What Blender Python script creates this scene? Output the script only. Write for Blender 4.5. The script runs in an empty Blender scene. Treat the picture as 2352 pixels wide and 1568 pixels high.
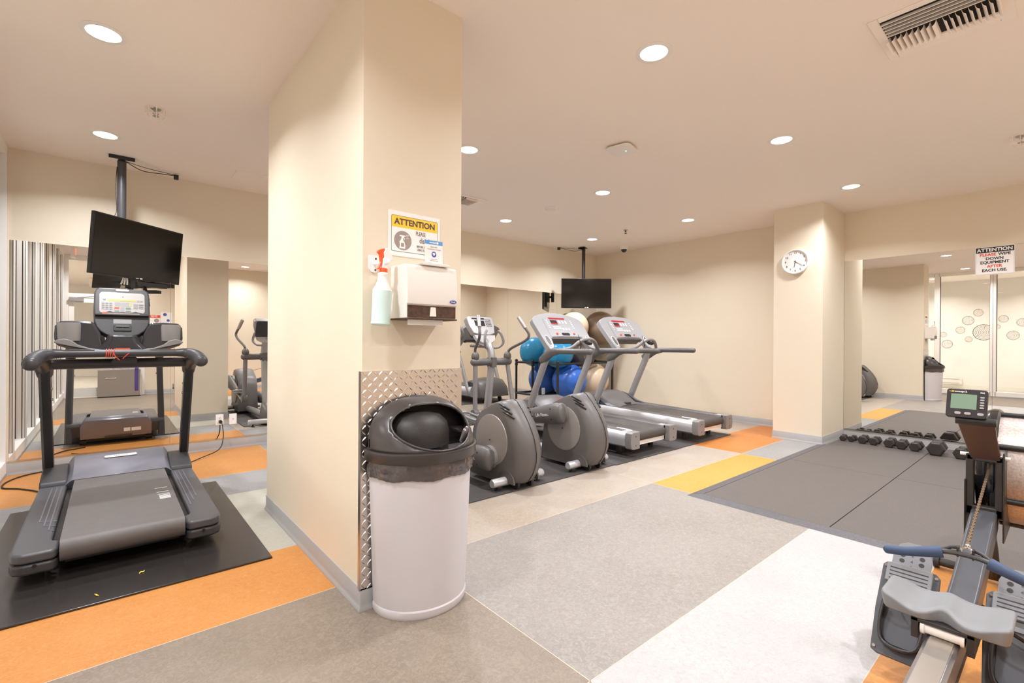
import bpy, bmesh, math, random
from math import sin, cos, pi, radians, sqrt, atan2
from mathutils import Vector as V, Matrix

random.seed(4)
SC = bpy.context.scene
COL = SC.collection

# ------------------------------------------------------------------ camera
EYE = V((0, 0, 1.23)); FPX = 1093.0; YAW, PIT, ROL = 0.8683, -0.0016, 0.0061
Fw = V((cos(YAW)*cos(PIT), sin(YAW)*cos(PIT), sin(PIT)))
R0 = V((sin(YAW), -cos(YAW), 0)); U0 = R0.cross(Fw)
Rt = R0*cos(ROL) + U0*sin(ROL); Up = Rt.cross(Fw)
cd = bpy.data.cameras.new('camera'); cam = bpy.data.objects.new('camera', cd); COL.objects.link(cam)
cam.matrix_world = Matrix(((Rt.x, Up.x, -Fw.x, EYE.x), (Rt.y, Up.y, -Fw.y, EYE.y), (Rt.z, Up.z, -Fw.z, EYE.z), (0, 0, 0, 1)))
cd.sensor_width = 36; cd.lens = 36*FPX/2352; cd.clip_start = 0.05; cd.clip_end = 60
SC.camera = cam

# ------------------------------------------------------------------ world, exposure
w = bpy.data.worlds.new('world'); SC.world = w; w.use_nodes = True
w.node_tree.nodes['Background'].inputs[0].default_value = (1, 0.9, 0.8, 1)
w.node_tree.nodes['Background'].inputs[1].default_value = 0.05
SC.view_settings.view_transform = 'Standard'; SC.view_settings.look = 'None'
SC.view_settings.gamma = 1; SC.view_settings.use_curve_mapping = False
SC.view_settings.exposure = 0.17
SC.cycles.max_bounces = 14; SC.cycles.diffuse_bounces = 7; SC.cycles.glossy_bounces = 8
SC.cycles.transparent_max_bounces = 16; SC.cycles.sample_clamp_indirect = 6
SC.cycles.caustics_reflective = True

H = 2.924                    # ceiling height
LAMP_W = 22.0; HALL_W = 34.0; LAMP_SPREAD = 142; LAMP_COL = (0.97, 1.0, 1.06)
GRID = [(-.03, -0.3), (-.03, 1.6), (-.03, 3.49), (-.03, 5.22), (2.43, -.3), (2.43, 1.6), (2.43, 3.48), (2.43, 5.2),
        (4.285, -.3), (4.285, 1.59), (4.285, 3.48), (4.265, 5.19), (6.13, -.3), (6.13, 1.57), (6.14, 3.48), (6.115, 5.18)]  # unseen row behind the camera is added to light the foreground
HALL = [(-1.8, .4), (-1.8, 2.4), (-1.8, 4.4), (-1.0, -2.4), (-1.0, -5.4)]

# ------------------------------------------------------------------ helpers
def lin(c):
    return tuple((x/12.92 if x <= 0.04045 else ((x+0.055)/1.055)**2.4) for x in [v/255 for v in c]) + (1,)

MATS = {}
def mat(name, rgb, rough=.5, metal=0, spec=.5, coat=0, emit=None, es=0, noise=None, bump=None, aniso=0):
    """noise=(scale, amount, rgb2, detail)  bump=(scale, strength)"""
    m = bpy.data.materials.new(name); m.use_nodes = True; nt = m.node_tree; b = nt.nodes['Principled BSDF']
    b.inputs['Base Color'].default_value = lin(rgb); b.inputs['Roughness'].default_value = rough
    b.inputs['Metallic'].default_value = metal; b.inputs['Specular IOR Level'].default_value = spec
    b.inputs['Coat Weight'].default_value = coat
    if emit: b.inputs['Emission Color'].default_value = lin(emit); b.inputs['Emission Strength'].default_value = es
    tc = nt.nodes.new('ShaderNodeTexCoord')
    if noise:
        n = nt.nodes.new('ShaderNodeTexNoise'); n.inputs['Scale'].default_value = noise[0]; n.inputs['Detail'].default_value = noise[3] if len(noise) > 3 else 4
        n.inputs['Roughness'].default_value = .65
        r = nt.nodes.new('ShaderNodeMapRange'); r.inputs[1].default_value = .35; r.inputs[2].default_value = .65; r.inputs[4].default_value = noise[1]
        x = nt.nodes.new('ShaderNodeMix'); x.data_type = 'RGBA'; x.inputs[6].default_value = lin(rgb); x.inputs[7].default_value = lin(noise[2])
        nt.links.new(tc.outputs['Object'], n.inputs['Vector']); nt.links.new(n.outputs['Fac'], r.inputs[0]); nt.links.new(r.outputs[0], x.inputs[0]); nt.links.new(x.outputs[2], b.inputs['Base Color'])
    if bump:
        n2 = nt.nodes.new('ShaderNodeTexNoise'); n2.inputs['Scale'].default_value = bump[0]; n2.inputs['Detail'].default_value = 3
        bp = nt.nodes.new('ShaderNodeBump'); bp.inputs['Strength'].default_value = bump[1]; bp.inputs['Distance'].default_value = .002
        nt.links.new(tc.outputs['Object'], n2.inputs['Vector']); nt.links.new(n2.outputs['Fac'], bp.inputs['Height']); nt.links.new(bp.outputs[0], b.inputs['Normal'])
    MATS[name] = m
    return m

FLOOR_K = .57
def lino(name, a, b2, c2):
    a, b2, c2 = [tuple(255*((v/255)*FLOOR_K**(1/2.4)) for v in q) for q in (a, b2, c2)]
    """marbled sheet flooring: two octaves of stretched flecks"""
    m = bpy.data.materials.new(name); m.use_nodes = True; nt = m.node_tree; b = nt.nodes['Principled BSDF']
    b.inputs['Roughness'].default_value = .42; b.inputs['Specular IOR Level'].default_value = .35
    tc = nt.nodes.new('ShaderNodeTexCoord')
    n1 = nt.nodes.new('ShaderNodeTexNoise'); n1.inputs['Scale'].default_value = 1.6; n1.inputs['Detail'].default_value = 5; n1.inputs['Roughness'].default_value = .6
    n2 = nt.nodes.new('ShaderNodeTexNoise'); n2.inputs['Scale'].default_value = 42; n2.inputs['Detail'].default_value = 4; n2.inputs['Distortion'].default_value = 1.6; n2.inputs['Roughness'].default_value = .75
    r1 = nt.nodes.new('ShaderNodeMapRange'); r1.inputs[1].default_value = .38; r1.inputs[2].default_value = .68
    r2 = nt.nodes.new('ShaderNodeMapRange'); r2.inputs[1].default_value = .42; r2.inputs[2].default_value = .66; r2.inputs[4].default_value = .8
    x1 = nt.nodes.new('ShaderNodeMix'); x1.data_type = 'RGBA'; x1.inputs[6].default_value = lin(a); x1.inputs[7].default_value = lin(b2)
    x2 = nt.nodes.new('ShaderNodeMix'); x2.data_type = 'RGBA'; x2.inputs[7].default_value = lin(c2)
    for n in (n1, n2): nt.links.new(tc.outputs['Object'], n.inputs['Vector'])
    nt.links.new(n1.outputs['Fac'], r1.inputs[0]); nt.links.new(n2.outputs['Fac'], r2.inputs[0])
    nt.links.new(r1.outputs[0], x1.inputs[0]); nt.links.new(x1.outputs[2], x2.inputs[6]); nt.links.new(r2.outputs[0], x2.inputs[0])
    nt.links.new(x2.outputs[2], b.inputs['Base Color'])
    bp = nt.nodes.new('ShaderNodeBump'); bp.inputs['Strength'].default_value = .12; bp.inputs['Distance'].default_value = .001
    nt.links.new(n2.outputs['Fac'], bp.inputs['Height']); nt.links.new(bp.outputs[0], b.inputs['Normal'])
    MATS[name] = m
    return m

def glassmat(name, tint=(1, 1, 1), ior=1.45, alpha=1.0):
    m = bpy.data.materials.new(name); m.use_nodes = True; nt = m.node_tree; nt.nodes.remove(nt.nodes['Principled BSDF'])
    o = nt.nodes['Material Output']; t = nt.nodes.new('ShaderNodeBsdfTransparent'); t.inputs[0].default_value = tint + (1,)
    g = nt.nodes.new('ShaderNodeBsdfGlossy'); g.inputs['Roughness'].default_value = 0.01
    f = nt.nodes.new('ShaderNodeFresnel'); f.inputs[0].default_value = ior; x = nt.nodes.new('ShaderNodeMixShader')
    nt.links.new(f.outputs[0], x.inputs[0]); nt.links.new(t.outputs[0], x.inputs[1]); nt.links.new(g.outputs[0], x.inputs[2]); nt.links.new(x.outputs[0], o.inputs[0])
    MATS[name] = m
    return m

class MB:
    def __init__(s): s.v = []; s.f = []; s.mi = []
    def add(s, vs, fs, M=None, mi=0):
        o = len(s.v)
        s.v += [(M @ V(p)) if M else V(p) for p in vs]
        s.f += [tuple(i+o for i in f) for f in fs]; s.mi += [mi]*len(fs)
        return s
    def box(s, c, d, M=None, mi=0, rot=None):
        x, y, z = d[0]/2, d[1]/2, d[2]/2
        vs = [V((a*x, b*y, e*z)) for a in (-1, 1) for b in (-1, 1) for e in (-1, 1)]
        if rot is not None: vs = [rot @ p for p in vs]
        vs = [p+V(c) for p in vs]
        return s.add(vs, [(0, 1, 3, 2), (4, 6, 7, 5), (0, 4, 5, 1), (2, 3, 7, 6), (0, 2, 6, 4), (1, 5, 7, 3)], M, mi)
    def bb(s, x0, x1, y0, y1, z0, z1, M=None, mi=0):
        return s.box(((x0+x1)/2, (y0+y1)/2, (z0+z1)/2), (x1-x0, y1-y0, z1-z0), M, mi)
    def quad(s, pts, M=None, mi=0): return s.add(pts, [tuple(range(len(pts)))], M, mi)
    def loft(s, rings, M=None, mi=0, cap=True, closed=True):
        n = len(rings[0]); vs = [p for r in rings for p in r]; fs = []
        for i in range(len(rings)-1):
            for j in range(n if closed else n-1):
                a = i*n+j; b = i*n+(j+1) % n
                fs.append((a, b, b+n, a+n))
        if cap: fs.append(tuple(reversed(range(n)))); fs.append(tuple(range((len(rings)-1)*n, len(rings)*n)))
        return s.add(vs, fs, M, mi)
    def tube(s, pts, r, n=12, M=None, mi=0, smooth=True, flat=(1, 1), sub=5, side=None):
        pts = [V(p) for p in pts]
        rs = list(r) if isinstance(r, (list, tuple)) else [r]*len(pts)
        if smooth and len(pts) > 2:
            P = [pts[0]*2-pts[1]]+pts+[pts[-1]*2-pts[-2]]; R = [rs[0]]+rs+[rs[-1]]; q = []; rr = []
            for i in range(1, len(P)-2):
                for k in range(sub):
                    t = k/sub; a, b, c, d = P[i-1], P[i], P[i+1], P[i+2]
                    q.append(.5*((2*b)+(c-a)*t+(2*a-5*b+4*c-d)*t*t+(3*b-a-3*c+d)*t**3)); rr.append(R[i]*(1-t)+R[i+1]*t)
            q.append(pts[-1]); rr.append(rs[-1]); pts = q; rs = rr
        rings = []; nrm = None
        for i, p in enumerate(pts):
            t = (pts[min(i+1, len(pts)-1)]-pts[max(i-1, 0)]).normalized()
            if nrm is None:
                h = V(side) if side else (V((0, 0, 1)) if abs(t.z) < .9 else V((1, 0, 0)))
                nrm = (h-t*h.dot(t)).normalized()
            else: nrm = (nrm-t*nrm.dot(t)).normalized()
            bn = t.cross(nrm)
            rings.append([p+(nrm*cos(2*pi*k/n)*flat[0]+bn*sin(2*pi*k/n)*flat[1])*rs[i] for k in range(n)])
        return s.loft(rings, M, mi)
    def cyl(s, a, b, r, r2=None, n=24, M=None, mi=0): return s.tube([a, b], [r, r if r2 is None else r2], n, M, mi, smooth=False)
    def prism(s, poly, ax, a, b, M=None, mi=0):
        """poly of 2-D points; ax is the extrusion axis"""
        f = {'x': lambda p, t: (t, p[0], p[1]), 'y': lambda p, t: (p[0], t, p[1]), 'z': lambda p, t: (p[0], p[1], t)}[ax]
        return s.loft([[V(f(p, a)) for p in poly], [V(f(p, b)) for p in poly]], M, mi)
    def lathe(s, prof, M=None, mi=0, n=32, c=(0, 0, 0), sx=1, sy=1):
        return s.loft([[V((c[0]+r*cos(2*pi*k/n)*sx, c[1]+r*sin(2*pi*k/n)*sy, c[2]+z)) for k in range(n)] for r, z in prof], M, mi)
    def ball(s, c, r, n=24, m=14, M=None, mi=0, sc=(1, 1, 1)):
        return s.lathe([(max(r*sin(pi*i/m), 1e-4), -r*cos(pi*i/m)*sc[2]) for i in range(m+1)], M, mi, n, c, sc[0], sc[1])
    def build(s, name, m, parent=None, bev=0, seg=2, sharp=35, label=None, flat=False, loc=None):
        me = bpy.data.meshes.new(name); me.from_pydata([tuple(p) for p in s.v], [], s.f)
        ms = m if isinstance(m, (list, tuple)) else [m]
        for q in ms: me.materials.append(MATS[q] if isinstance(q, str) else q)
        for p, i in zip(me.polygons, s.mi): p.material_index = i
        bm = bmesh.new(); bm.from_mesh(me); bmesh.ops.recalc_face_normals(bm, faces=bm.faces); bm.to_mesh(me); bm.free()
        if not flat:
            me.polygons.foreach_set('use_smooth', [True]*len(me.polygons)); me.set_sharp_from_angle(angle=radians(sharp))
        o = bpy.data.objects.new(name, me); COL.objects.link(o)
        if bev:
            b = o.modifiers.new('bevel', 'BEVEL'); b.width = bev; b.segments = seg; b.limit_method = 'ANGLE'; b.angle_limit = radians(32); b.harden_normals = True
        if parent: o.parent = parent
        if loc: o.location = loc
        if label: o['label'] = label
        return o

def thing(name, label, cat, loc=(0, 0, 0), rz=0, group=None, rot=None):
    o = bpy.data.objects.new(name, None); COL.objects.link(o); o.location = loc; o.rotation_euler = rot if rot else (0, 0, rz)
    o.empty_display_size = .1; o['label'] = label; o['category'] = cat
    if group: o['group'] = group
    return o
def tag(o, label, cat, group=None):
    o['label'] = label; o['category'] = cat
    if group: o['group'] = group
    return o
def struct(o): o['kind'] = 'structure'; return o

_tc = {}
def text_mesh(s, size, align='CENTER', bold=0.0, extr=.0004, sx=1.0):
    k = (s, size, align, bold, sx)
    if k not in _tc:
        c = bpy.data.curves.new('t', 'FONT'); c.body = s; c.size = size; c.align_x = align; c.align_y = 'CENTER'; c.extrude = extr; c.offset = bold; c.resolution_u = 3
        o = bpy.data.objects.new('t', c); COL.objects.link(o)
        bpy.context.view_layer.update()
        me = bpy.data.meshes.new_from_object(o.evaluated_get(bpy.context.evaluated_depsgraph_get()))
        _tc[k] = ([(v.co.x*sx, v.co.y, v.co.z) for v in me.vertices], [tuple(p.vertices) for p in me.polygons])
        bpy.data.objects.remove(o); bpy.data.curves.remove(c); bpy.data.meshes.remove(me)
    return _tc[k]
def frame(o, u, v):
    u = V(u).normalized(); v = V(v).normalized(); n = u.cross(v)
    return Matrix(((u.x, v.x, n.x, o[0]), (u.y, v.y, n.y, o[1]), (u.z, v.z, n.z, o[2]), (0, 0, 0, 1)))
def rrect(w, h, r, n=5, cx=0, cy=0):
    out = []
    for sx, sy, a0 in ((1, 1, 0), (-1, 1, 90), (-1, -1, 180), (1, -1, 270)):
        for k in range(n+1):
            a = radians(a0+90*k/n); out.append((cx+sx*(w/2-r)+r*cos(a), cy+sy*(h/2-r)+r*sin(a)))
    return out
def txt(mb, s, size, x, y, z=.001, M=None, align='CENTER', bold=0.0, sx=1.0, mi=0):
    vs, fs = text_mesh(s, size, align, bold, sx=sx)
    return mb.add([(a+x, b+y, c+z) for a, b, c in vs], fs, M, mi)
def copy_tree(o, parent=None):
    c = o.copy(); COL.objects.link(c)
    if parent: c.parent = parent
    for ch in list(o.children): copy_tree(ch, c)
    return c

# ------------------------------------------------------------------ materials
mat('wall_paint', (230, 218, 197), .55, noise=(.9, .25, (226, 212, 189)), bump=(90, .05))
mat('ceiling_paint', (247, 236, 226), .8, bump=(60, .04))
mat('white_paint', (238, 234, 228), .45)
mat('base_vinyl', (170, 168, 167), .45, noise=(3, .3, (156, 154, 153)))
mat('seam', (200, 186, 168), .5)
lino('lino_taupe', (172, 155, 137), (158, 141, 123), (190, 174, 156))
lino('lino_grey', (182, 172, 163), (170, 160, 150), (204, 196, 188))
lino('lino_white', (232, 228, 226), (224, 219, 216), (210, 204, 202))
lino('lino_tan', (216, 200, 184), (204, 182, 158), (226, 214, 200))
lino('lino_orange', (250, 168, 84), (240, 152, 62), (255, 186, 112))
lino('lino_deep', (244, 152, 72), (236, 140, 58), (250, 172, 98))
lino('lino_yellow', (246, 184, 84), (240, 174, 70), (250, 198, 112))
lino('lino_pale', (222, 216, 198), (210, 203, 182), (232, 228, 214))
lino('lino_bluegrey', (184, 182, 180), (172, 169, 166), (200, 198, 196))
mat('hall_tile', (232, 228, 220), .3, noise=(5, .4, (214, 208, 198)))
mat('rubber', (66, 62, 62), .55, spec=.35, noise=(260, .5, (92, 88, 86), 2), bump=(300, .15))
mat('rubber_tile', (88, 82, 78), .6, spec=.3, noise=(300, .55, (118, 110, 104), 2), bump=(300, .12))
mat('rubber_edge', (80, 77, 80), .5, noise=(60, .5, (104, 101, 104)))
mat('rubber_black', (46, 43, 42), .24, spec=.55, noise=(160, .4, (56, 52, 51)))
mat('post_black', (44, 41, 41), .34, spec=.5, bump=(500, .06))
mat('dark_plastic', (62, 60, 62), .38, spec=.5, bump=(500, .08))
mat('mid_dark', (86, 86, 90), .36, spec=.5, metal=.15, bump=(500, .06))
mat('hood_grey', (134, 133, 142), .3, spec=.5, metal=.35, bump=(500, .05))
mat('black_gloss', (34, 33, 36), .14, spec=.6)
mat('tray_gloss', (52, 51, 56), .2, spec=.6)
mat('black_plastic', (36, 34, 34), .42)
mat('bin_lid', (66, 60, 58), .3, spec=.55, bump=(260, .05))
mat('bin_inside', (34, 31, 30), .5, noise=(150, .35, (70, 64, 58)))
mat('bin_body', (212, 208, 212), .4)
mat('bag', (84, 76, 76), .16, spec=.8, bump=(45, 1.0))
mat('machine_silver', (176, 174, 175), .34, metal=.5)
mat('rail_silver', (206, 205, 208), .3, metal=.5)
mat('machine_grey', (138, 135, 134), .4, metal=.2, bump=(500, .05))
mat('taupe_grey', (104, 100, 98), .4, metal=.1, bump=(500, .06))
mat('disc_grey', (162, 156, 152), .38, metal=.2)
mat('panel_grey', (158, 158, 160), .35)
mat('panel_light', (196, 194, 192), .22, spec=.6)
mat('belt', (96, 90, 87), .5, noise=(14, .5, (104, 99, 95)), bump=(700, .2))
mat('belt_dark', (70, 65, 62), .55, noise=(9, .5, (88, 82, 78)), bump=(700, .2))
mat('white', (244, 242, 240), .4)
mat('off_white', (238, 232, 226), .35)
mat('print_white', (246, 242, 240), .35)
mat('grip_dark', (92, 88, 87), .5)
mat('steel', (200, 198, 196), .22, metal=1)
mat('steel_rough', (190, 186, 182), .38, metal=1)
mat('tread_plate', (218, 210, 204), .3, metal=1, bump=(40, .05))
mat('plate_lug', (246, 242, 238), .3, metal=1)  # lighter copy of the sheet metal, glint of the lugs in the colour
mat('rust', (96, 66, 46), .75, noise=(70, .9, (58, 42, 36)), bump=(220, .5))
mat('rusty_mesh', (206, 200, 196), .42, metal=.6, noise=(110, .7, (170, 142, 126)))
mat('orange', (252, 92, 40), .4)
mat('red', (226, 58, 48), .45)
mat('red_led', (60, 6, 10), .3, emit=(230, 30, 50), es=.7)
mat('yellow_led', (176, 174, 84), .3, emit=(225, 225, 60), es=.12)
mat('lcd_green', (120, 148, 126), .25)
mat('lcd_dark', (44, 44, 52), .15)
mat('sign_yellow', (254, 206, 62), .4)
mat('sign_brown', (84, 66, 58), .5)
mat('sign_taupe', (160, 146, 138), .5)
mat('sign_black', (40, 34, 36), .5)
mat('sign_red', (226, 72, 52), .5)
mat('sign_blue', (84, 158, 222), .4)
mat('deep_blue', (70, 92, 168), .4)
mat('ink_grey', (170, 166, 168), .5)
mat('screen', (16, 14, 13), .09, spec=.5)
mat('bezel', (26, 25, 25), .25)
mat('cord', (36, 32, 30), .5)
mat('orange_cord', (228, 84, 60), .5)
mat('ball_blue', (56, 108, 200), .28, spec=.5, noise=(3, .3, (42, 88, 180)))
mat('ball_teal', (36, 140, 190), .25, spec=.5)
mat('ball_pearl', (222, 200, 172), .3, spec=.5)
mat('ball_bronze', (142, 122, 102), .28, spec=.5)
mat('ball_slate', (112, 98, 88), .3, spec=.5)
mat('dumbbell', (48, 43, 42), .45, bump=(400, .2))
mat('chrome', (215, 213, 212), .12, metal=1)
mat('rower_grey', (88, 89, 94), .35, metal=.35)
mat('seat_grey', (128, 129, 131), .5, bump=(700, .08))
mat('grip_blue', (58, 76, 106), .6, bump=(700, .15))
mat('foot_grey', (76, 77, 82), .48)
mat('foot_light', (124, 125, 129), .48)
mat('rower_black', (50, 46, 45), .38)
mat('rail_steel', (188, 180, 170), .3, metal=.75)
mat('rail_alu', (170, 169, 172), .28, metal=.8)
mat('chain', (150, 128, 104), .35, metal=.85)
mat('brown_arm', (74, 54, 48), .3)
mat('frame_white', (246, 243, 239), .4)
mat('dark_gasket', (66, 54, 46), .6)
mat('purple', (86, 66, 140), .6)
mat('lamp_on', (255, 250, 245), .5, emit=(255, 248, 240), es=9)
mat('green_led', (80, 220, 130), .5, emit=(90, 230, 140), es=4)
mat('exit_red', (255, 60, 40), .5, emit=(255, 60, 40), es=5)
mat('shade_dark', (30, 26, 24), .8)
mat('vent_paint', (248, 238, 229), .5)
mat('hall_paint', (235, 231, 226), .6)
mat('decal_grey', (128, 122, 112), .6)
mat('decal_tan', (150, 116, 86), .6)
mat('bottle_plastic', (238, 240, 236), .3)
mat('bottle_liquid', (206, 230, 226), .25)
m = mat('mirror', (236, 234, 229), 0.0, metal=1)
glassmat('glass', (.97, .975, .965)); glassmat('acrylic', (.98, .98, .98))

# ------------------------------------------------------------------ room shell
XL, XR, YB, YF = -.695, 7.38, 6.137, -.95
xs = [XL, 1.334, 3.61, 5.335, XR]; ys = [YF, .49, 1.125, 2.366, 3.003, 4.30, 4.95, YB]
FM = ['lino_taupe', 'lino_grey', 'lino_white', 'lino_tan', 'lino_orange', 'lino_deep', 'lino_yellow', 'lino_pale', 'lino_bluegrey', 'seam']
PAT = ['taupe orange orange orange', 'taupe white white white', 'taupe grey yellow bluegrey', 'orange tan tan deep',
       'pale tan tan tan', 'bluegrey tan tan tan', 'orange bluegrey tan tan']
fb = MB()
for j in range(len(ys)-1):
    for i, nm in enumerate(PAT[j].split()):
        fb.bb(xs[i], xs[i+1], ys[j], ys[j+1], -.05, 0, mi=FM.index('lino_'+nm))
for y in ys[1:-1]: fb.bb(XL, XR, y-.0018, y+.0018, -.001, .0004, mi=9)
for x in xs[1:-1]: fb.bb(x-.0018, x+.0018, YF, YB, -.001, .0004, mi=9)
struct(fb.build('floor', FM, flat=True))
cb = MB()
cb.bb(-3.1, XR+.1, -8.3, YB+.1, H, H+.06); struct(cb.build('ceiling', 'ceiling_paint', flat=True))
struct(MB().bb(XL, XR+.1, YB, YB+.1, 0, H).build('wall_back', 'wall_paint', flat=True))
struct(MB().bb(XR, XR+.1, YF, YB, 0, H).build('wall_right', 'wall_paint', flat=True))
struct(MB().bb(.60, XR+.1, YF-.1, YF, 0, H).build('wall_front', 'wall_paint', flat=True))
struct(MB().bb(.8765, 1.4105, 2.0865, 3.777, 0, H).build('wall_center', 'wall_paint', flat=True))
struct(MB().bb(6.542, XR, 1.954, 2.507, 0, H).build('wall_pier', 'wall_paint', flat=True))
# hallway beyond the glass
hf = MB(); hf.bb(-3.1, XL, -8.2, YB+.1, -.06, -.004); hf.bb(XL, .72, -8.2, YF, -.06, -.004)
for k in range(9): hf.bb(-3.0, XL-.06, -1.8+.9*k, -1.797+.9*k, -.005, -.0035, mi=1)
hf.bb(-1.9, -1.897, -8.2, YB, -.005, -.0035, mi=1)
struct(hf.build('floor_hallway', ['hall_tile', 'base_vinyl'], flat=True))
struct(MB().bb(-3.0, -2.9, -8.2, YB+.1, 0, H).build('wall_hallway', 'hall_paint', flat=True))
struct(MB().bb(-3.0, .8, -8.3, -8.2, 0, H).build('wall_hallway_end', 'hall_paint', flat=True))
struct(MB().bb(.62, .72, -8.2, YF-.1, 0, H).build('wall_hallway_side', 'hall_paint', flat=True))
struct(MB().bb(-3.0, XL-.02, YB+.02, YB+.1, 0, H).build('wall_hallway_far', 'hall_paint', flat=True))
struct(MB().bb(-2.9, -2.885, -8.1, YB, 0, .11).build('baseboard_hallway', 'hall_tile', flat=True))

def baseboard(name, poly, closed=False):
    """poly walks with the room on its left side; profile has a small toe"""
    prof = [(0, 0), (.014, 0), (.014, .004), (.008, .016), (.0045, .03), (.0045, .1), (.003, .1016), (0, .1016)]
    P = [V((x, y, 0)) for x, y in poly]; rings = []
    for i, p in enumerate(P):
        a = (P[i]-P[i-1]).normalized() if (i > 0 or closed) else None
        b = (P[(i+1) % len(P)]-P[i]).normalized() if (i < len(P)-1 or closed) else None
        na = V((-a.y, a.x, 0)) if a else None; nb = V((-b.y, b.x, 0)) if b else None
        if na and nb: n = (na+nb); n = n/(1+na.dot(nb))
        else: n = na or nb
        rings.append([p+n*q+V((0, 0, z)) for q, z in prof])
    if closed: rings.append(rings[0])
    struct(MB().loft(rings, cap=not closed).build(name, 'base_vinyl', sharp=50))
baseboard('baseboard_back', [(XR, YB), (XL, YB)])
baseboard('baseboard_right', [(XR, 2.507), (XR, YB)])
baseboard('baseboard_pier', [(XR, 1.954), (6.542, 1.954), (6.542, 2.507), (XR, 2.507)])
baseboard('baseboard_mirror', [(XR, YF), (XR, 1.954)])
baseboard('baseboard_center', [(.8765, 2.0865), (.8765, 3.777), (1.4105, 3.777), (1.4105, 2.0865)], True)
baseboard('baseboard_front', [(.6, YF), (XR, YF)])

# glazed partition on the left: one window per bay
bays = [6.13, 5.68, 4.78, 3.92, 3.05, 2.17, 1.2, .3, -.55]
for k in range(len(bays)-1):
    y1, y0 = bays[k], bays[k+1]
    f = MB()
    f.bb(XL-.10, XL, y0-.05, y0+.05, 0, H)
    f.bb(XL-.10, XL, y0+.035, y1-.035, .03, .13); f.bb(XL-.10, XL, y0+.035, y1-.035, H-.07, H)
    if k == 0: f.bb(XL-.10, XL, y1-.035, YB, 0, H)
    o = struct(f.build('window_%d' % (k+1), 'frame_white', bev=.003, seg=1))
    g = MB()
    for yy in (y0+.053, y1-.053): g.bb(XL-.095, XL-.076, yy-.007, yy+.007, .13, H-.07)
    g.bb(XL-.034, XL-.026, y0+.0495, y0+.0508, .13, H-.07); g.bb(XL-.0095, XL-.006, y0+.0495, y0+.0508, .03, H)
    g.build('gasket', 'dark_gasket', o, flat=True)
    MB().bb(XL-.088, XL-.082, y0+.04, y1-.04, .13, H-.07).build('pane', 'glass', o, flat=True)
struct(MB().bb(XL-.10, XL+.004, YF, YB, 0, .03).build('trim_1', 'base_vinyl', flat=True))
# glazed entrance behind the camera
f = MB()
f.bb(XL-.1, XL+.06, YF-.09, YF, 0, H); f.bb(.54, .6, YF-.09, YF, 0, H); f.bb(XL+.06, .54, YF-.085, YF-.005, 2.07, 2.15); f.bb(XL+.06, .54, YF-.085, YF-.005, H-.09, H)
f.bb(XL-.1, XL, YF, -.58, 0, .13); f.bb(XL-.1, XL, YF, -.58, H-.07, H)
d = struct(f.build('door_1', 'frame_white', bev=.003, seg=1))
lf = MB(); lf.bb(-.63, -.55, YF-.06, YF-.02, .01, 2.06); lf.bb(.44, .53, YF-.06, YF-.02, .01, 2.06)
lf.bb(-.55, .44, YF-.06, YF-.02, 1.96, 2.06); lf.bb(-.55, .44, YF-.06, YF-.02, .01, .2)
lf.build('door_leaf', 'frame_white', d, bev=.002, seg=1)
gl = MB(); gl.bb(-.55, .44, YF-.043, YF-.037, .2, 1.96); gl.bb(XL+.06, .54, YF-.05, YF-.044, 2.15, H-.09); gl.bb(XL-.053, XL-.047, YF, -.585, .13, H-.07)
gl.build('pane', 'glass', d, flat=True)
cl = MB(); cl.bb(-.62, -.40, YF-.015, YF+.05, 1.985, 2.05); cl.cyl((-.5, YF+.05, 2.06), (-.1, YF+.10, 2.12), .008); cl.cyl((-.1, YF+.10, 2.12), (-.15, YF, 2.12), .008)
cl.build('door_closer', 'machine_silver', d, bev=.004)
MB().tube([(.40, YF+.0, .8), (.40, YF+.06, .82), (.40, YF+.06, 1.28), (.40, YF, 1.3)], .012).build('door_handle', 'steel', d)

# decals along the hallway wall, heater
def rosette(cy, cz, r, m, lw, nring, lab):
    b = MB(); M = frame((-2.899, cy, cz), (0, 1, 0), (0, 0, 1))
    def ring(ra, rb, n=40, wob=0):
        for k in range(n):
            a0, a1 = 2*pi*k/n, 2*pi*(k+1)/n; w0 = 1+wob*(k % 2); w1 = 1+wob*((k+1) % 2)
            b.quad([(ra*cos(a0), ra*sin(a0), .001), (rb*w0*cos(a0), rb*w0*sin(a0), .001), (rb*w1*cos(a1), rb*w1*sin(a1), .001), (ra*cos(a1), ra*sin(a1), .001)], M)
    ring(r*.90, r*.96, 44, .04)
    for q in range(nring): t = .78*(nring-q)/nring; ring(r*t-lw, r*t)
    ring(.001, r*.05, 12)
    for a in (1.7, 2.9, 5.6): b.quad([(r*.45*cos(a), r*.45*sin(a), .001), (r*.92*cos(a), r*.92*sin(a), .001), (r*.92*cos(a+.05), r*.92*sin(a+.05), .001), (r*.45*cos(a+.06), r*.45*sin(a+.06), .001)], M)
    tag(b.build('wall_decal', m, flat=True), lab, 'wall decal', None)
rosette(1.65, 2.05, .100, 'decal_tan', .004, 3, 'small tan ringed medallion decal, highest of the group on the hallway wall')
rosette(1.846, 1.846, .122, 'decal_grey', .004, 3, 'grey ringed medallion decal just below the highest one on the hallway wall')
rosette(1.995, 1.591, .098, 'decal_tan', .004, 3, 'tan ringed medallion decal left of the big pale one, on the hallway wall')
rosette(1.831, 1.343, .078, 'decal_tan', .003, 3, 'smallest tan medallion decal, below and left of the big pale one')
rosette(1.548, 1.527, .215, 'decal_grey', .008, 5, 'big pale grey medallion decal with thick rings on the hallway wall')
rosette(2.339, 1.475, .075, 'decal_grey', .003, 3, 'faint small medallion decal near the partition post, above the lowest one')
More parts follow.
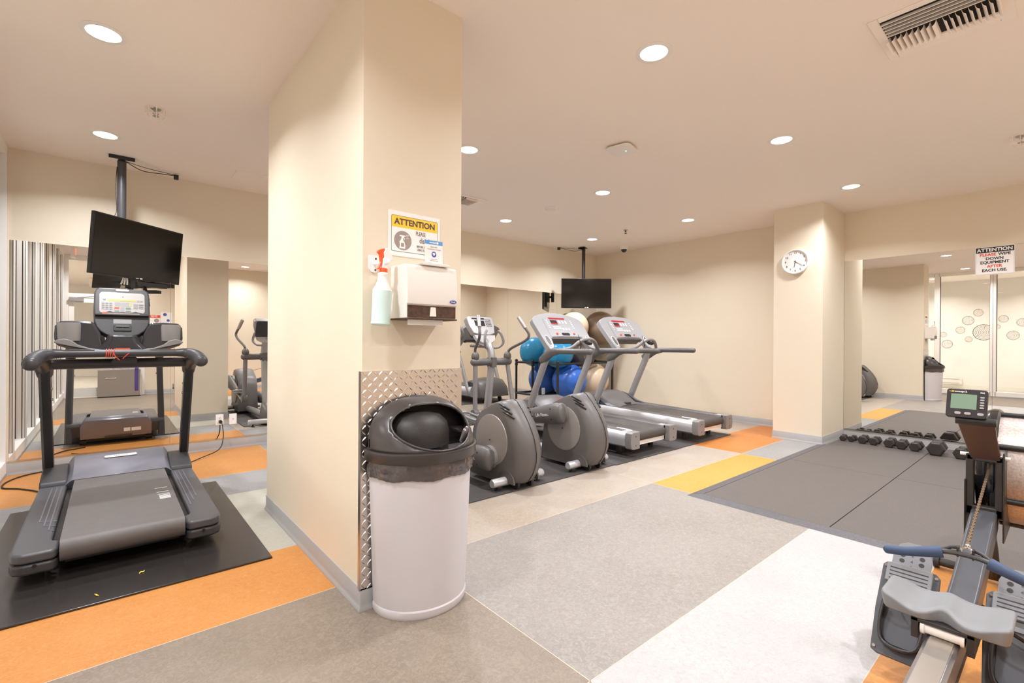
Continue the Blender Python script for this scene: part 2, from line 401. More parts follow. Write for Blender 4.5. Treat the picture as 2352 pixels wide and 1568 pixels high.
rosette(2.261, 1.21, .118, 'decal_grey', .004, 3, 'grey medallion decal hanging lowest on the hallway wall')
rosette(1.181, 1.873, .096, 'decal_grey', .004, 3, 'grey medallion decal right of the glass partition post, alone up high')
rosette(1.291, 1.672, .060, 'decal_tan', .003, 2, 'tiny tan medallion decal half hidden by the glass partition post')
rosette(1.008, 1.444, .120, 'decal_grey', .006, 3, 'dark grey medallion decal low at the far right of the group')
rosette(.85, 1.774, .105, 'decal_grey', .005, 3, 'grey medallion decal at the right end of the group')
h = thing('baseboard_heater', 'white electric baseboard heater low on the hallway wall beyond the glass', 'heater', (-2.885, 2.5, .0))
b = MB(); b.bb(0, .06, -.55, .55, .12, .30); b.build('cover', 'off_white', h, bev=.01)
MB().bb(.058, .063, -.5, .42, .255, .265).bb(.058, .063, -.5, .42, .15, .16).build('grille_slot', 'sign_taupe', h)

# ------------------------------------------------------------------ mirrors
ps = [-.68, .49, 1.65, 2.80, 3.945, 5.09, 6.26, 7.372]
side = ['behind the black treadmill, farthest left', 'with two electric outlets, left of the pillar', 'third from the left, behind the beige pillar',
        'fourth from the left, behind the beige pillar', 'just right of the pillar', 'behind the nearer silver treadmill', 'in the corner behind the exercise balls']
for k in range(7):
    b = MB().bb(ps[k]+.001, ps[k+1]-.001, YB-.006, YB, .1285, 2.1034)
    tag(b.build('wall_mirror', 'mirror', flat=True), 'frameless mirror panel on the back wall, '+side[k], 'mirror', 'mirror panels along the back wall')
struct(MB().bb(-.69, 7.375, YB-.009, YB, .118, .130).build('trim_2', 'chrome', flat=True))
for (a, c, lab) in ((.575, 1.95, 'large mirror panel on the right wall beside the clock pier, above the dumbbells'), (-.9, .575, 'right-hand mirror panel on the right wall, with the wipe-down sign on its edge')):
    tag(MB().bb(7.366, 7.38, a+.0015, c-.0015, .116, 2.2944).build('wall_mirror', 'mirror', flat=True), lab, 'mirror', 'mirror panels on the right wall')
struct(MB().bb(7.362, 7.38, -.9, 1.952, .106, .118).build('trim_3', 'chrome', flat=True))

# ------------------------------------------------------------------ ceiling fittings
def downlight(x, y, lab, grp, z=H, watt=LAMP_W, col=LAMP_COL):
    t = thing('recessed_light', lab, 'ceiling light', (x, y, z), 0, grp)
    r = MB(); r.lathe([(.078, -.001), (.078, -.006), (.098, -.006), (.104, -.003), (.104, 0.004), (.08, .004)], n=36); r.build('trim_ring', 'white_paint', t)
    MB().lathe([(.0005, -.002), (.078, -.002), (.078, .001), (.0005, .001)], n=36).build('lens', 'lamp_on', t)
    l = bpy.data.lights.new('lamp_light', 'AREA'); l.shape = 'DISK'; l.size = .15; l.energy = watt; l.color = col; l.spread = radians(LAMP_SPREAD)
    lo = bpy.data.objects.new('lamp_light', l); COL.objects.link(lo); lo.parent = t; lo.location = (0, 0, -.0075)
where = {(-.03, 3.49): 'big round recessed light at the top left of the photo, left of the pillar', (-.03, 5.22): 'round recessed light in front of the left television mount',
         (2.43, 1.6): 'nearest bright recessed light right of the pillar, top middle of the photo', (2.43, 3.48): 'recessed light half hidden by the right edge of the beige pillar',
         (4.285, 1.59): 'recessed light right of the wireless access point', (4.285, 3.48): 'recessed light between access point and smoke detector',
         (4.265, 5.19): 'recessed light beside the small ceiling vent, near the back mirror wall', (6.14, 3.48): 'recessed light in front of the plain right-hand back wall',
         (6.115, 5.18): 'recessed light in front of the back television mount', (6.13, 1.57): 'recessed light above the dumbbells, beside the clock pier',
         (-.03, -.3): 'added unseen recessed light behind the photographer, nearest the glazed entrance', (-.03, 1.6): 'recessed light overhead between the photographer and the pillar, out of frame',
         (2.43, -.3): 'added recessed light out of frame, above the rear end of the rowing machine', (2.43, 5.2): 'recessed light hidden behind the beige pillar',
         (4.285, -.3): 'added recessed light out of frame, right of the large square air vent', (6.13, -.3): 'added recessed light out of frame, by the right-hand mirror panel'}
for g in GRID:
    downlight(g[0], g[1], where[g], 'recessed ceiling lights of the gym', watt=LAMP_W*(1.12 if g[0] < 0 else 1))
HL = ['facing the glass beside the photographer', 'opposite the medallion decals', 'opposite the black treadmill', 'just outside the entrance door', 'at the far end beyond the entrance door']
for g, hl in zip(HALL, HL): downlight(g[0], g[1], 'recessed hallway light '+hl, 'hallway ceiling lights', watt=HALL_W, col=(1, .97, .95))

t = thing('access_point', 'flat white wireless access point with green light on the ceiling', 'access point', (3.408, 2.56, H), radians(12))
MB().lathe([(.06, 0), (.06, -.018)], n=20).build('mount', 'machine_grey', t)
M = Matrix.Identity(4); b = MB(); b.prism(rrect(.225, .225, .05, 6), 'z', -.034, -.016); b.build('shell', 'off_white', t, bev=.006)
MB().lathe([(.0005, -.0355), (.006, -.0355), (.006, -.034)], n=12, c=(.02, -.03, 0)).build('status_light', 'green_led', t)
t = thing('smoke_detector', 'round white smoke detector on the ceiling between the recessed lights', 'smoke detector', (4.291, 4.304, H))
MB().lathe([(.085, 0), (.085, -.018), (.075, -.034), (.05, -.04), (.0005, -.04)]).build('body', 'off_white', t)
MB().lathe([(.018, -.038), (.018, -.047), (.0005, -.047)], c=(.035, -.03, 0), n=16).build('sensor', 'white', t)
t = thing('dome_camera', 'small white security dome camera near the back corner of the ceiling', 'camera', (6.98, 5.18, H))
MB().lathe([(.072, 0), (.072, -.05), (.06, -.062), (.05, -.062)]).build('housing', 'off_white', t)
MB().lathe([(.05, -.06), (.047, -.082), (.034, -.102), (.016, -.112), (.0005, -.114)]).build('dome', 'black_gloss', t)
def sprinkler(x, y, lab, cage):
    t = thing('fire_sprinkler', lab, 'sprinkler', (x, y, H))
    MB().lathe([(.034, 0), (.03, -.006), (.014, -.008)]).build('escutcheon', 'steel_rough', t)
    b = MB(); b.cyl((0, 0, 0), (0, 0, -.03), .009, n=10); b.tube([(-.010, 0, -.022), (-.016, 0, -.036), (0, 0, -.052)], .003, 6); b.tube([(.010, 0, -.022), (.016, 0, -.036), (0, 0, -.052)], .003, 6)
    b.lathe([(.02, -.053), (.02, -.056), (.0005, -.056)], n=12); b.build('head', 'rust' if not cage else 'steel_rough', t)
    if cage:
        c = MB()
        for rr, z in ((.062, -.004), (.062, -.05), (.035, -.08)): c.tube([(rr*cos(a*pi/12), rr*sin(a*pi/12), z) for a in range(25)], .0022, 6, smooth=False)
        for k in range(8):
            a = k*pi/4; c.tube([(.064*cos(a), .064*sin(a), 0), (.064*cos(a), .064*sin(a), -.05), (.036*cos(a), .036*sin(a), -.08), (0, 0, -.086)], .0022, 6, smooth=False)
        c.build('wire_guard', 'vent_paint', t)
sprinkler(.257, 4.387, 'fire sprinkler in a cream wire guard above the black treadmill', True)
sprinkler(5.666, .289, 'fire sprinkler in a wire guard at the right edge of the photo', True)
sprinkler(5.989, 4.416, 'bare fire sprinkler head near the dome camera', False)
o = MB().prism(rrect(.30, .30, .01), 'z', H-.01, H).build('ceiling_speaker', 'vent_paint', bev=.002)
for v_ in o.data.vertices: v_.co.x += 1.12; v_.co.y += 5.57
tag(o, 'flat square ceiling panel painted like the ceiling, left of the pillar', 'ceiling panel')

def vent(x0, y0, lab, rz):
    t = thing('ceiling_vent', lab, 'air vent', (x0+.25, y0+.26, H), rz)
    f = MB(); W = .25
    for a, b_, c, d_ in ((-W, W, -W-.01, -W+.045), (-W, W, W-.035, W+.01), (-W, -W+.04, -W+.045, W-.035), (W-.04, W, -W+.045, W-.035)): f.bb(a, b_, c, d_, -.008, 0)
    f.build('frame', 'vent_paint', t, bev=.003, seg=1)
    MB().bb(-W+.03, W-.03, -W+.03, W-.03, -.002, .0).build('duct_shade', 'shade_dark', t, flat=True)  # flat near-black sheet paints the shade inside the vent opening
    s = MB()
    for k in range(5): s.box((-.19+.034*k, 0, -.012), (.0035, .42, .02), rot=Matrix.Rotation(radians(30), 3, 'Y'))
    for k in range(3): s.box((.155+.022*k, 0, -.009), (.0225, .42, .004), rot=Matrix.Rotation(radians(14), 3, 'Y'))
    s.bb(.14, .215, -.21, .21, -.0045, -.003)
    s.build('long_slat', 'vent_paint', t)
    n = 18
    for k in range(n):
        y = -.205+.41*k/(n-1); c = MB(); sg = -1 if k < n//2 else 1
        pr_ = []
        for q in range(5): a = radians(10+60*q/4); pr_.append((y+sg*.024*(1-cos(a)), -.004-.034*sin(a)))
        prof = pr_ + [(p[0]+.0015, p[1]-.0015) for p in reversed(pr_)]
        c.prism(prof, 'x', -.03, .135); c.build('vane', 'vent_paint', t)
vent(3.06, .20, 'large square ceiling air vent with curved vanes at the top right of the photo', 0)
vent(2.99, 4.585, 'ceiling air vent half hidden behind the right edge of the pillar', 0)

# ------------------------------------------------------------------ mats on the floor
def mat_box(name, x0, x1, y0, y1, z, m, lab, grp=None):
    o = MB().bb(x0, x1, y0, y1, .0005, z).build(name, m, bev=.003, seg=1)
    return tag(o, lab, 'mat', grp)
mat_box('equipment_mat', -.52, .705, 2.905, 4.76, .011, 'rubber_black', 'dark glossy rubber mat under the black treadmill')
mat_box('equipment_mat', 1.44, 3.828, 2.94, 4.78, .010, 'rubber', 'black rubber mat under the elliptical trainers', 'black equipment mats on the right side')
mat_box('equipment_mat', 3.836, 5.06, 2.925, 4.76, .010, 'rubber', 'black rubber mat under the nearer silver treadmill', 'black equipment mats on the right side')
mat_box('equipment_mat', 5.068, 6.292, 2.93, 4.77, .009, 'rubber', 'black rubber mat under the far silver treadmill, its corner on the orange floor', 'black equipment mats on the right side')
t = thing('weights_mat', 'large dark grey rubber mat with sloping edges in front of the right mirror', 'mat', (3.54, 2.0, 0))
txs = [.09, 1.87, 3.81]; tys = [-.09, -.965, -1.86, -2.93]
for i in range(2):
    for j in range(3):
        MB().bb(txs[i]+.003, txs[i+1]-.003, tys[j+1]+.003, tys[j]-.003, .0005, .0155).build('tile', 'rubber_tile', t, bev=.001, seg=1)
e = MB(); e.prism([(0, .0005), (-.09, .0005), (-.09, .0155), (-.015, .004)], 'x', .09, 3.0); e.build('ramp_edge', 'rubber_edge', t, flat=True)
e = MB(); e.prism([(0, .0005), (.09, .0005), (.09, .0155), (.015, .004)], 'y', -2.93, -.09); e.add([(0, -.09, .0005), (0, 0, .0005), (.09, 0, .0005), (.09, -.09, .0155)], [(0, 1, 3), (1, 2, 3), (0, 2, 1)]); e.build('ramp_edge', 'rubber_edge', t, flat=True)

# ------------------------------------------------------------------ hex dumbbells
def dumbbell(x, y, af, L, lab, grp, rz=0):
    t = thing('dumbbell', lab, 'dumbbell', (x, y, .0158), rz, grp)
    r = af/2/cos(pi/6); hl = af*.62
    for a in (0, L-hl):
        k = MB(); rings = []
        for q, s_ in ((0, .80), (.12, .98), (.2, 1), (.8, 1), (.88, .98), (1, .80)):
            rings.append([V((a+hl*q, r*s_*cos(pi/3*j), af/2+r*s_*sin(pi/3*j))) for j in range(6)])
        k.loft(rings); k.build('head', 'dumbbell', t, bev=.003)
    h = MB(); h.tube([(hl*.9, 0, af/2), (L*.35, 0, af/2), (L*.5, 0, af/2), (L*.65, 0, af/2), (L-hl*.9, 0, af/2)], [.012, .014, .0165, .014, .012], 12); h.build('handle', 'chrome', t)
G = 'black hex dumbbells in a row under the mirror'
for x, y, af, L, rz, lab in ((6.93, 1.845, .066, .15, .1, 'smallest black hex dumbbell, nearest the clock pier'), (6.945, 1.765, .066, .15, -.05, 'small black hex dumbbell, second from the clock pier'),
        (6.92, 1.645, .088, .19, .03, 'black hex dumbbell third from the clock pier'), (6.915, 1.535, .086, .19, -.04, 'black hex dumbbell fourth from the clock pier'),
        (6.91, 1.385, .096, .2, .0, 'black hex dumbbell, left one of the middle three'), (6.90, 1.27, .096, .2, .04, 'black hex dumbbell, centre one of the middle three'),
        (6.89, 1.15, .098, .2, -.03, 'black hex dumbbell, right one of the middle three'), (6.80, .96, .142, .25, .03, 'biggest black hex dumbbell, by itself in the row'),
        (6.80, .765, .112, .22, -.06, 'black hex dumbbell farthest right, next to the rowing machine monitor arm')):
    dumbbell(x, y, af, L, lab, G, rz)

# ------------------------------------------------------------------ wall things: clock, signs
t = thing('wall_clock', 'round white wall clock with black numerals on the beige pier', 'clock', (6.542, 2.25, 2.235))
M = frame((0, 0, 0), (0, -1, 0), (0, 0, 1))
b = MB(); b.lathe([(.153, 0), (.155, .01), (.153, .034), (.147, .038), (.140, .036), (.1385, .012)], M, n=48); b.build('rim', 'white', t)
MB().lathe([(.1395, .013), (.1395, .022), (.0005, .022)], M, n=48).build('dial', 'print_white', t)
b = MB()
for k in range(12):
    a = pi/2-2*pi*(k+1)/12; txt(b, str(k+1), .034, .112*cos(a), .112*sin(a), .0225, M, bold=.0004)
    b.quad([(r_*cos(a+da), r_*sin(a+da), .0226) for r_, da in ((.06, -.006), (.085, -.004), (.085, .004), (.06, .006))], M)
b.build('numerals', 'sign_black', t, flat=True)
for nm, ln, wd, a in (('minute_hand', .105, .0030, radians(90-124)), ('hour_hand', .072, .0042, radians(90-190))):
    c_, s_ = cos(a), sin(a); b = MB(); b.prism([(-.015*c_-wd*s_*-1, -.015*s_-wd*c_), (ln*c_+wd*s_*.5, ln*s_-wd*c_*.5), (ln*c_-wd*s_*.5, ln*s_+wd*c_*.5), (-.015*c_-wd*s_, -.015*s_+wd*c_)], 'z', .025 if nm[0] == 'm' else .0235, .026 if nm[0] == 'm' else .0245, M); b.build(nm, 'sign_black', t, flat=True)

t = thing('attention_sign', 'white sign asking to wipe down equipment, black ATTENTION header, on the right mirror', 'sign', (7.3655, .565, 2.138))
M = frame((0, 0, 0), (0, -1, 0), (0, 0, 1))
MB().prism(rrect(.304, .305, .006), 'z', 0, .004, M).build('board', 'print_white', t, flat=True)
b = MB(); b.bb(-.148, .148, .09, .148, .004, .0044, M); 
for a_ in ((-.148, .148, -.148, -.1465), (-.148, -.1465, -.148, .09), (.1465, .148, -.148, .09)): b.bb(a_[0], a_[1], a_[2], a_[3], .004, .0044, M)
b.build('header', 'sign_black', t, flat=True)
b = MB(); txt(b, 'ATTENTION', .050, 0, .118, .0050, M, bold=.0016, sx=.98); b.build('header_text', 'print_white', t, flat=True)
b = MB(); txt(b, 'PLEASE', .041, -.052, .066, .0046, M, bold=.0013); txt(b, 'AFTER', .041, .0, -.062, .0046, M, bold=.0013); b.build('red_text', 'sign_red', t, flat=True)
b = MB(); txt(b, 'WIPE', .041, .075, .066, .0046, M, bold=.0013); txt(b, 'DOWN', .041, 0, .022, .0046, M, bold=.0013); txt(b, 'EQUIPMENT', .041, 0, -.019, .0046, M, bold=.0013); txt(b, 'EACH USE.', .041, 0, -.106, .0046, M, bold=.0013)
b.build('black_text', 'sign_black', t, flat=True)

t = thing('attention_sign', 'white laminated sign with yellow ATTENTION header and spray bottle symbol on the pillar', 'sign', (1.14, 2.0865, 1.738))
M = frame((0, 0, 0), (1, 0, 0), (0, 0, 1)); CW, CH = .28, .213
MB().prism(rrect(CW, CH, .004), 'z', 0, .0025, M).build('board', 'print_white', t, flat=True)
b = MB(); iw, ih = .252, .172; b.prism(rrect(iw, ih, .008), 'z', .0025, .0029, M); b.build('border', 'sign_brown', t, flat=True)
b = MB(); b.prism(rrect(iw-.004, ih-.004, .007), 'z', .0029, .0031, M); b.build('field', 'print_white', t, flat=True)
b = MB(); top = [p for p in rrect(iw-.004, ih-.004, .007) if p[1] > .02]; b.prism(top+[(-iw/2+.002, .030), (iw/2-.002, .030)], 'z', .0031, .0033, M); b.build('header', 'sign_yellow', t, flat=True)
b = MB(); txt(b, 'ATTENTION', .040, 0, .057, .0038, M, bold=.0011, sx=.98); b.build('header_text', 'sign_brown', t, flat=True)
b = MB(); txt(b, 'disinfect', .036, .066, -.020, .0034, M, bold=.0002, sx=.72); b.build('script_text', 'sign_brown', t, flat=True)
b = MB(); b.prism([(-.066+.046*cos(a*pi/24), -.031+.046*sin(a*pi/24)) for a in range(48)], 'z', .0031, .0034, M); b.build('symbol_disc', 'sign_taupe', t, flat=True)
b = MB(); ox, oy = -.068, -.035
b.prism([(ox+p[0], oy+p[1]) for p in ((-.017, -.034), (.014, -.034), (.015, -.018), (.010, -.002), (.003, .006), (.003, .012), (-.009, .012), (-.009, .006), (-.016, -.001), (-.014, -.018))], 'z', .0034, .0037, M)
b.prism([(ox+p[0], oy+p[1]) for p in ((-.006, .012), (.002, .012), (.003, .018), (.010, .010), (.013, .011), (.006, .022), (.014, .023), (.014, .029), (-.016, .029), (-.016, .024), (-.005, .023))], 'z', .0034, .0037, M)
for k in (-1, 0, 1): b.bb(ox+.018, ox+.032, oy+.0245+k*.007, oy+.0262+k*.007, .0034, .0037, M)
b.build('symbol_bottle', 'print_white', t, flat=True)
MB().bb(ox-.008, ox+.008, oy-.026, oy-.008, .0037, .0039, M).build('symbol_label', 'sign_taupe', t, flat=True)
b = MB(); txt(b, 'PLEASE', .028, .030, .012, .0034, M, sx=.62); txt(b, 'BEFORE AND', .016, .040, -.050, .0034, M, sx=.68); txt(b, 'USING EQUIPMENT', .016, .054, -.066, .0034, M, sx=.62); b.build('small_text', 'sign_brown', t, flat=True)

# paper towel dispenser on the pillar
t = thing('paper_towel_dispenser', 'white metal paper towel dispenser with rusty lower front on the pillar', 'dispenser', (1.145, 2.0865, 1.33))
b = MB(); w2 = .132
b.prism([(0, .0), (-.158, .0), (-.158, .058), (-.160, .060), (-.164, .075), (-.158, .19), (-.150, .243), (-.12, .245), (0, .245)], 'x', -w2, w2)
b.build('cabinet', 'off_white', t, bev=.004)
b = MB(); b.prism([(-.158, .060), (-.1665, .064), (-.1685, .09), (-.1685, .16), (-.157, .236), (-.151, .24)], 'x', -w2-.001, w2+.001); b.build('cover', 'off_white', t, bev=.003)
b = MB(); b.bb(-w2+.005, w2-.005, -.163, -.156, .004, .058); b.bb(-w2, w2+.001, -.167, -.0, -.006, .001); b.build('rusty_panel', 'rust', t, bev=.001, seg=1)
MB().prism([(-.016, .01), (.018, .01), (.015, .052), (-.011, .052)], 'y', -.1655, -.163).build('sight_window', 'vent_paint', t)
b = MB(); b.bb(-.105, .072, -.135, -.118, -.030, .001); b.bb(-.07, -.05, -.1365, -.134, -.029, -.002); b.build('paper_towel', 'print_white', t)
b = MB(); M2 = frame((.108, -.1695, .082), (1, 0, 0), (0, 0, 1)); b.prism([(.019*cos(a*pi/12), .0085*sin(a*pi/12)) for a in range(24)], 'z', 0, .001, M2); b.build('badge', 'deep_blue', t, flat=True)
b = MB(); txt(b, 'frost', .012, 0, 0, .0015, M2); b.build('badge_text', 'print_white', t, flat=True)

# wifi card in an acrylic stand on a wooden foot
t = thing('card_stand', 'small white wifi notice card with blue header standing on the towel dispenser', 'sign', (1.155, 1.965, 1.5755))
b = MB(); b.prism([(-.062, 0), (.075, 0), (.088, .006), (.075, .012), (-.045, .012), (-.075, .006)], 'y', -.045, .04); b.build('foot', 'off_white', t, bev=.002)
M = frame((.005, -.022, .068), (1, 0, 0), (0, .05, 1))
MB().prism(rrect(.105, .112, .003), 'z', -.002, .0015, M).build('acrylic_holder', 'acrylic', t, flat=True)
MB().bb(-.048, .048, -.055, .052, .0016, .0022, M).build('card', 'print_white', t, flat=True)
b = MB(); b.bb(-.048, .048, .034, .052, .0022, .0024, M); b.bb(-.046, -.01, -.055, -.052, .0022, .0024, M); b.build('card_header', 'sign_blue', t, flat=True)
b = MB(); txt(b, 'nomad', .012, -.006, .043, .0028, M, bold=.0004); b.prism([(.020+.006*cos(a*pi/8), .043+.006*sin(a*pi/8)) for a in range(16)], 'z', .0024, .0027, M); b.build('header_text', 'print_white', t, flat=True)
b = MB(); txt(b, 'FREE WIFI', .0085, 0, .022, .0026, M); txt(b, 'Compliments of Nomad', .0075, 0, .012, .0026, M); txt(b, 'network: nomad', .005, 0, -.034, .0026, M); txt(b, 'password at the desk', .005, 0, -.042, .0026, M); b.build('card_text', 'ink_grey', t, flat=True)
MB().prism([(.013*cos(a*pi/12), -.012+.014*sin(a*pi/12)) for a in range(24)], 'z', .0022, .0025, M).build('wifi_disc', 'deep_blue', t, flat=True)
MB().prism([(-.009, -.008), (0, -.004), (.009, -.008), (.003, -.015), (.0, -.021), (-.003, -.015)], 'z', .0025, .0028, M).build('wifi_symbol', 'print_white', t, flat=True)

# hook and spray bottle
t = thing('wall_hook', 'white plastic adhesive hook with two screws on the pillar', 'hook', (.928, 2.0865, 1.577))
b = MB(); b.prism([(-.026, .040), (.020, .040), (.026, .028), (.026, -.008), (.020, -.030), (.004, -.040), (-.014, -.036), (-.026, -.018)], 'y', -.006, 0); b.build('plate', 'white', t, bev=.003)
b = MB(); b.tube([(-.004, -.004, .006), (.0, -.045, .002), (.012, -.088, .0), (.030, -.094, .004), (.032, -.085, .018)], [.008, .009, .009, .008, .006], 10, flat=(1, .6)); b.build('hook', 'white', t)
b = MB(); b.cyl((.008, -.006, .026), (.008, -.0085, .026), .0045, n=10); b.cyl((.006, -.006, -.026), (.006, -.0085, -.026), .0045, n=10); b.build('screw', 'sign_brown', t)
t = thing('spray_bottle', 'spray bottle of pale blue cleaner with orange and white trigger head hanging on the pillar', 'bottle', (.925, 2.004, 1.294), rot=(0, radians(3.5), radians(8)))
b = MB(); b.lathe([(.0005, 0), (.036, 0), (.0425, .006), (.0425, .012), (.041, .018), (.0415, .10), (.043, .148), (.0425, .156)], n=36); b.build('liquid_body', 'bottle_liquid', t)
b = MB(); b.lathe([(.0427, .155), (.041, .163), (.032, .176), (.0245, .2), (.0225, .222), (.0245, .226), (.0245, .233), (.018, .236), (.017, .24)], n=36); b.build('bottle_neck', 'bottle_plastic', t)
b = MB(); b.lathe([(.017, .237), (.0175, .239), (.0175, .255), (.016, .257), (.0005, .257)], n=24); b.build('collar', 'orange', t)
b = MB(); b.prism([(-.013, .256), (.014, .256), (.016, .285), (.040, .305), (.036, .318), (.010, .352), (.0, .350), (-.010, .325), (-.004, .305), (-.012, .300)], 'y', -.012, .012); b.build('spray_head', 'white', t, bev=.004)
b = MB(); b.prism([(-.010, .330), (-.003, .348), (-.014, .344), (-.036, .334), (-.038, .322), (-.028, .318), (-.024, .300), (-.020, .284), (-.034, .250), (-.026, .248), (-.012, .282), (-.013, .300), (-.006, .306)], 'y', -.008, .008); b.build('trigger', 'orange', t, bev=.003)

# diamond tread plate
t = thing('tread_plate', 'shiny diamond tread plate covering the lower front of the pillar', 'wall guard', (1.1425, 2.0865, .093))
b = MB(); b.bb(-.273, .2735, -.0045, 0, .0, .993); b.bb(-.273, -.2665, -.002, .022, 0, .993); b.build('sheet', 'tread_plate', t, flat=True)
b = MB(); px = .0275
for i in range(-10, 11):
    for j in range(0, 37):
        x = i*px*.95+.004; z = .012+j*px*.98; a = radians(45 if (i+j) % 2 else -45)
        if abs(x) > .262: continue
        dx, dz = cos(a), sin(a); L_, W_ = .0145, .0034
        c = V((x, -.0045, z)); u = V((dx, 0, dz)); v = V((-dz, 0, dx))
        P = [c-u*L_, c-u*L_*.3-v*W_, c+u*L_*.3-v*W_, c+u*L_, c+u*L_*.3+v*W_, c-u*L_*.3+v*W_]
        T = [c-u*L_*.55+V((0, -.0032, 0)), c+u*L_*.55+V((0, -.0032, 0))]
        b.add(P+T, [(0, 1, 6), (1, 2, 7, 6), (2, 3, 7), (3, 4, 7), (4, 5, 6, 7), (5, 0, 6)])
for j in range(0): b.add([V((-.2735, .012+.03*(j % 2), .012+.027*j)), V((-.2755, .02+.03*(j % 2), .020+.027*j)), V((-.2735, .03+.03*(j % 2)*.5, .030+.027*j))], [(0, 1, 2)])
b.build('raised_lug', 'plate_lug', t, sharp=50)['kind'] = 'stuff'

# ------------------------------------------------------------------ trash can
t = thing('trash_can', 'pale grey half-round trash can with dark open dome lid, against the pillar', 'trash can', (1.145, 2.064, 0))
def D(hw, dp, y0=0, n=28):
    """half-round outline: flat back, elliptical front"""
    out = [(hw*.985, y0), (hw, y0-.035)]
    for k in range(1, n): a = pi*k/n; out.append((hw*cos(a)*(1 if True else 1), y0-.035-(dp-.035)*sin(a)))
    out += [(-hw, y0-.035), (-hw*.985, y0)]
    return out
def dring(hw, dp, z, y0=0): return [V((x, y, z)) for x, y in D(hw, dp, y0)]
b = MB(); b.loft([dring(.222, .232, .0), dring(.226, .238, .012), dring(.2265, .239, .035), dring(.2235, .235, .042), dring(.2245, .236, .05), dring(.248, .262, .66), dring(.250, .264, .70)]); b.build('bin_body', 'bin_body', t, sharp=28)
b = MB()
def crink(hw, dp, z, amp, ph):
    r_ = []
    for i, (x, y) in enumerate(D(hw, dp, 0, 60)):
        k = 1+amp*sin(i*2.3+ph)+amp*.7*sin(i*.9+ph*2); r_.append(V((x*k, y*k, z+.004*sin(i*.45+ph))))
    return r_
b.loft([crink(.249, .263, .622, .002, 0), crink(.254, .269, .618, .010, 1), crink(.257, .273, .634, .012, 2.5), crink(.254, .270, .650, .012, 4), crink(.259, .275, .664, .012, 5.5), crink(.255, .271, .680, .010, 6.2), crink(.257, .272, .715, .003, 7)], cap=False); b.build('bag', 'bag', t, sharp=80)
b = MB(); b.loft([dring(.270, .288, .692), dring(.272, .290, .694), dring(.270, .288, .722), dring(.273, .292, .730), dring(.272, .291, .738), dring(.262, .280, .742)], cap=False)
# dome: shell with an oval mouth facing the room; rows of the shell are slices that shrink towards the back
NA = 44; NR = 22; dome = []
def dsurf(s_, a):
    """s_ 0 at the rim .. 1 at the crown, a 0..pi along the front"""
    hw = .262*(1-s_**2.6)**.5 if s_ < 1 else 0.0; dp = .245*(1-s_)**.75*(1+.25*s_)
    z = .742+.222*s_**.92
    return V((hw*cos(a), -.035*(1-s_)-dp*sin(a), z))
def mouth(p): return ((p.x+.0)/.196)**2+((p.z-.838)/.092)**2
vs = []; idx = {}
for i in range(NR+1):
    for k in range(NA+1):
        p = dsurf(i/NR*.999, pi*k/NA); vs.append(p)
fs = []
for i in range(NR):
    for k in range(NA):
        q = (i*(NA+1)+k, i*(NA+1)+k+1, (i+1)*(NA+1)+k+1, (i+1)*(NA+1)+k)
        c = sum((vs[j] for j in q), V())/4
        if mouth(c) < 1 and c.y < -.03: continue
        fs.append(q)
# snap the mouth border onto the ellipse
used = {}
for f in fs:
    for a_, b_ in zip(f, f[1:]+f[:1]): used[(min(a_, b_), max(a_, b_))] = used.get((min(a_, b_), max(a_, b_)), 0)+1
bord = set(j for e_, n_ in used.items() if n_ == 1 for j in e_ if (vs[j].y < -.03 and vs[j].z > .743))
for j in bord:
    p = vs[j]; m_ = mouth(p); k_ = 1/sqrt(max(m_, .01)); vs[j] = V((p.x*k_, p.y, .838+(p.z-.838)*k_))
b.add(vs, fs); b.add([V((.262, 0, .742))]+[dsurf(i/NR*.999, 0) for i in range(NR+1)]+[dsurf(i/NR*.999, pi) for i in range(NR, -1, -1)]+[V((-.262, 0, .742))], [tuple(range(2*NR+4))])
o = b.build('lid', 'bin_lid', t, sharp=60)
sol = o.modifiers.new('solid', 'SOLIDIFY'); sol.thickness = .006; sol.offset = -1
b = MB(); R_ = []
for k in range(48):
    a = 2*pi*k/48; x = .198*cos(a); z = .838+.094*sin(a); s_ = min(max((z-.742)/.222, 0), 1)**(1/.92)
    hw = .262*(1-s_**2.6)**.5; sa = sqrt(max(1-(x/max(hw, .001))**2, 0)); dp = .245*(1-s_)**.75*(1+.25*s_); R_.append(V((x, -.035*(1-s_)-dp*sa-.001, z)))
b.tube(R_+[R_[0]], .0048, 8, smooth=False); b.build('mouth_rim', 'bin_lid', t, sharp=80)
b = MB(); b.loft([[V((-.025+.165*cos(pi*k/20)*q, -.03-.150*sin(pi*k/20)*q, z)) for k in range(21)] for q, z in ((1, .738), (1.0, .79), (.93, .84), (.72, .875), (.35, .892))]); b.build('inner_flap', 'bin_inside', t, sharp=50)
b = MB(); b.tube([(.12, -.20, .755), (.15, -.19, .79), (.185, -.165, .80), (.20, -.14, .785)], [.012, .02, .018, .01], 7, flat=(1, .5)); b.build('bag_edge', 'bag', t)

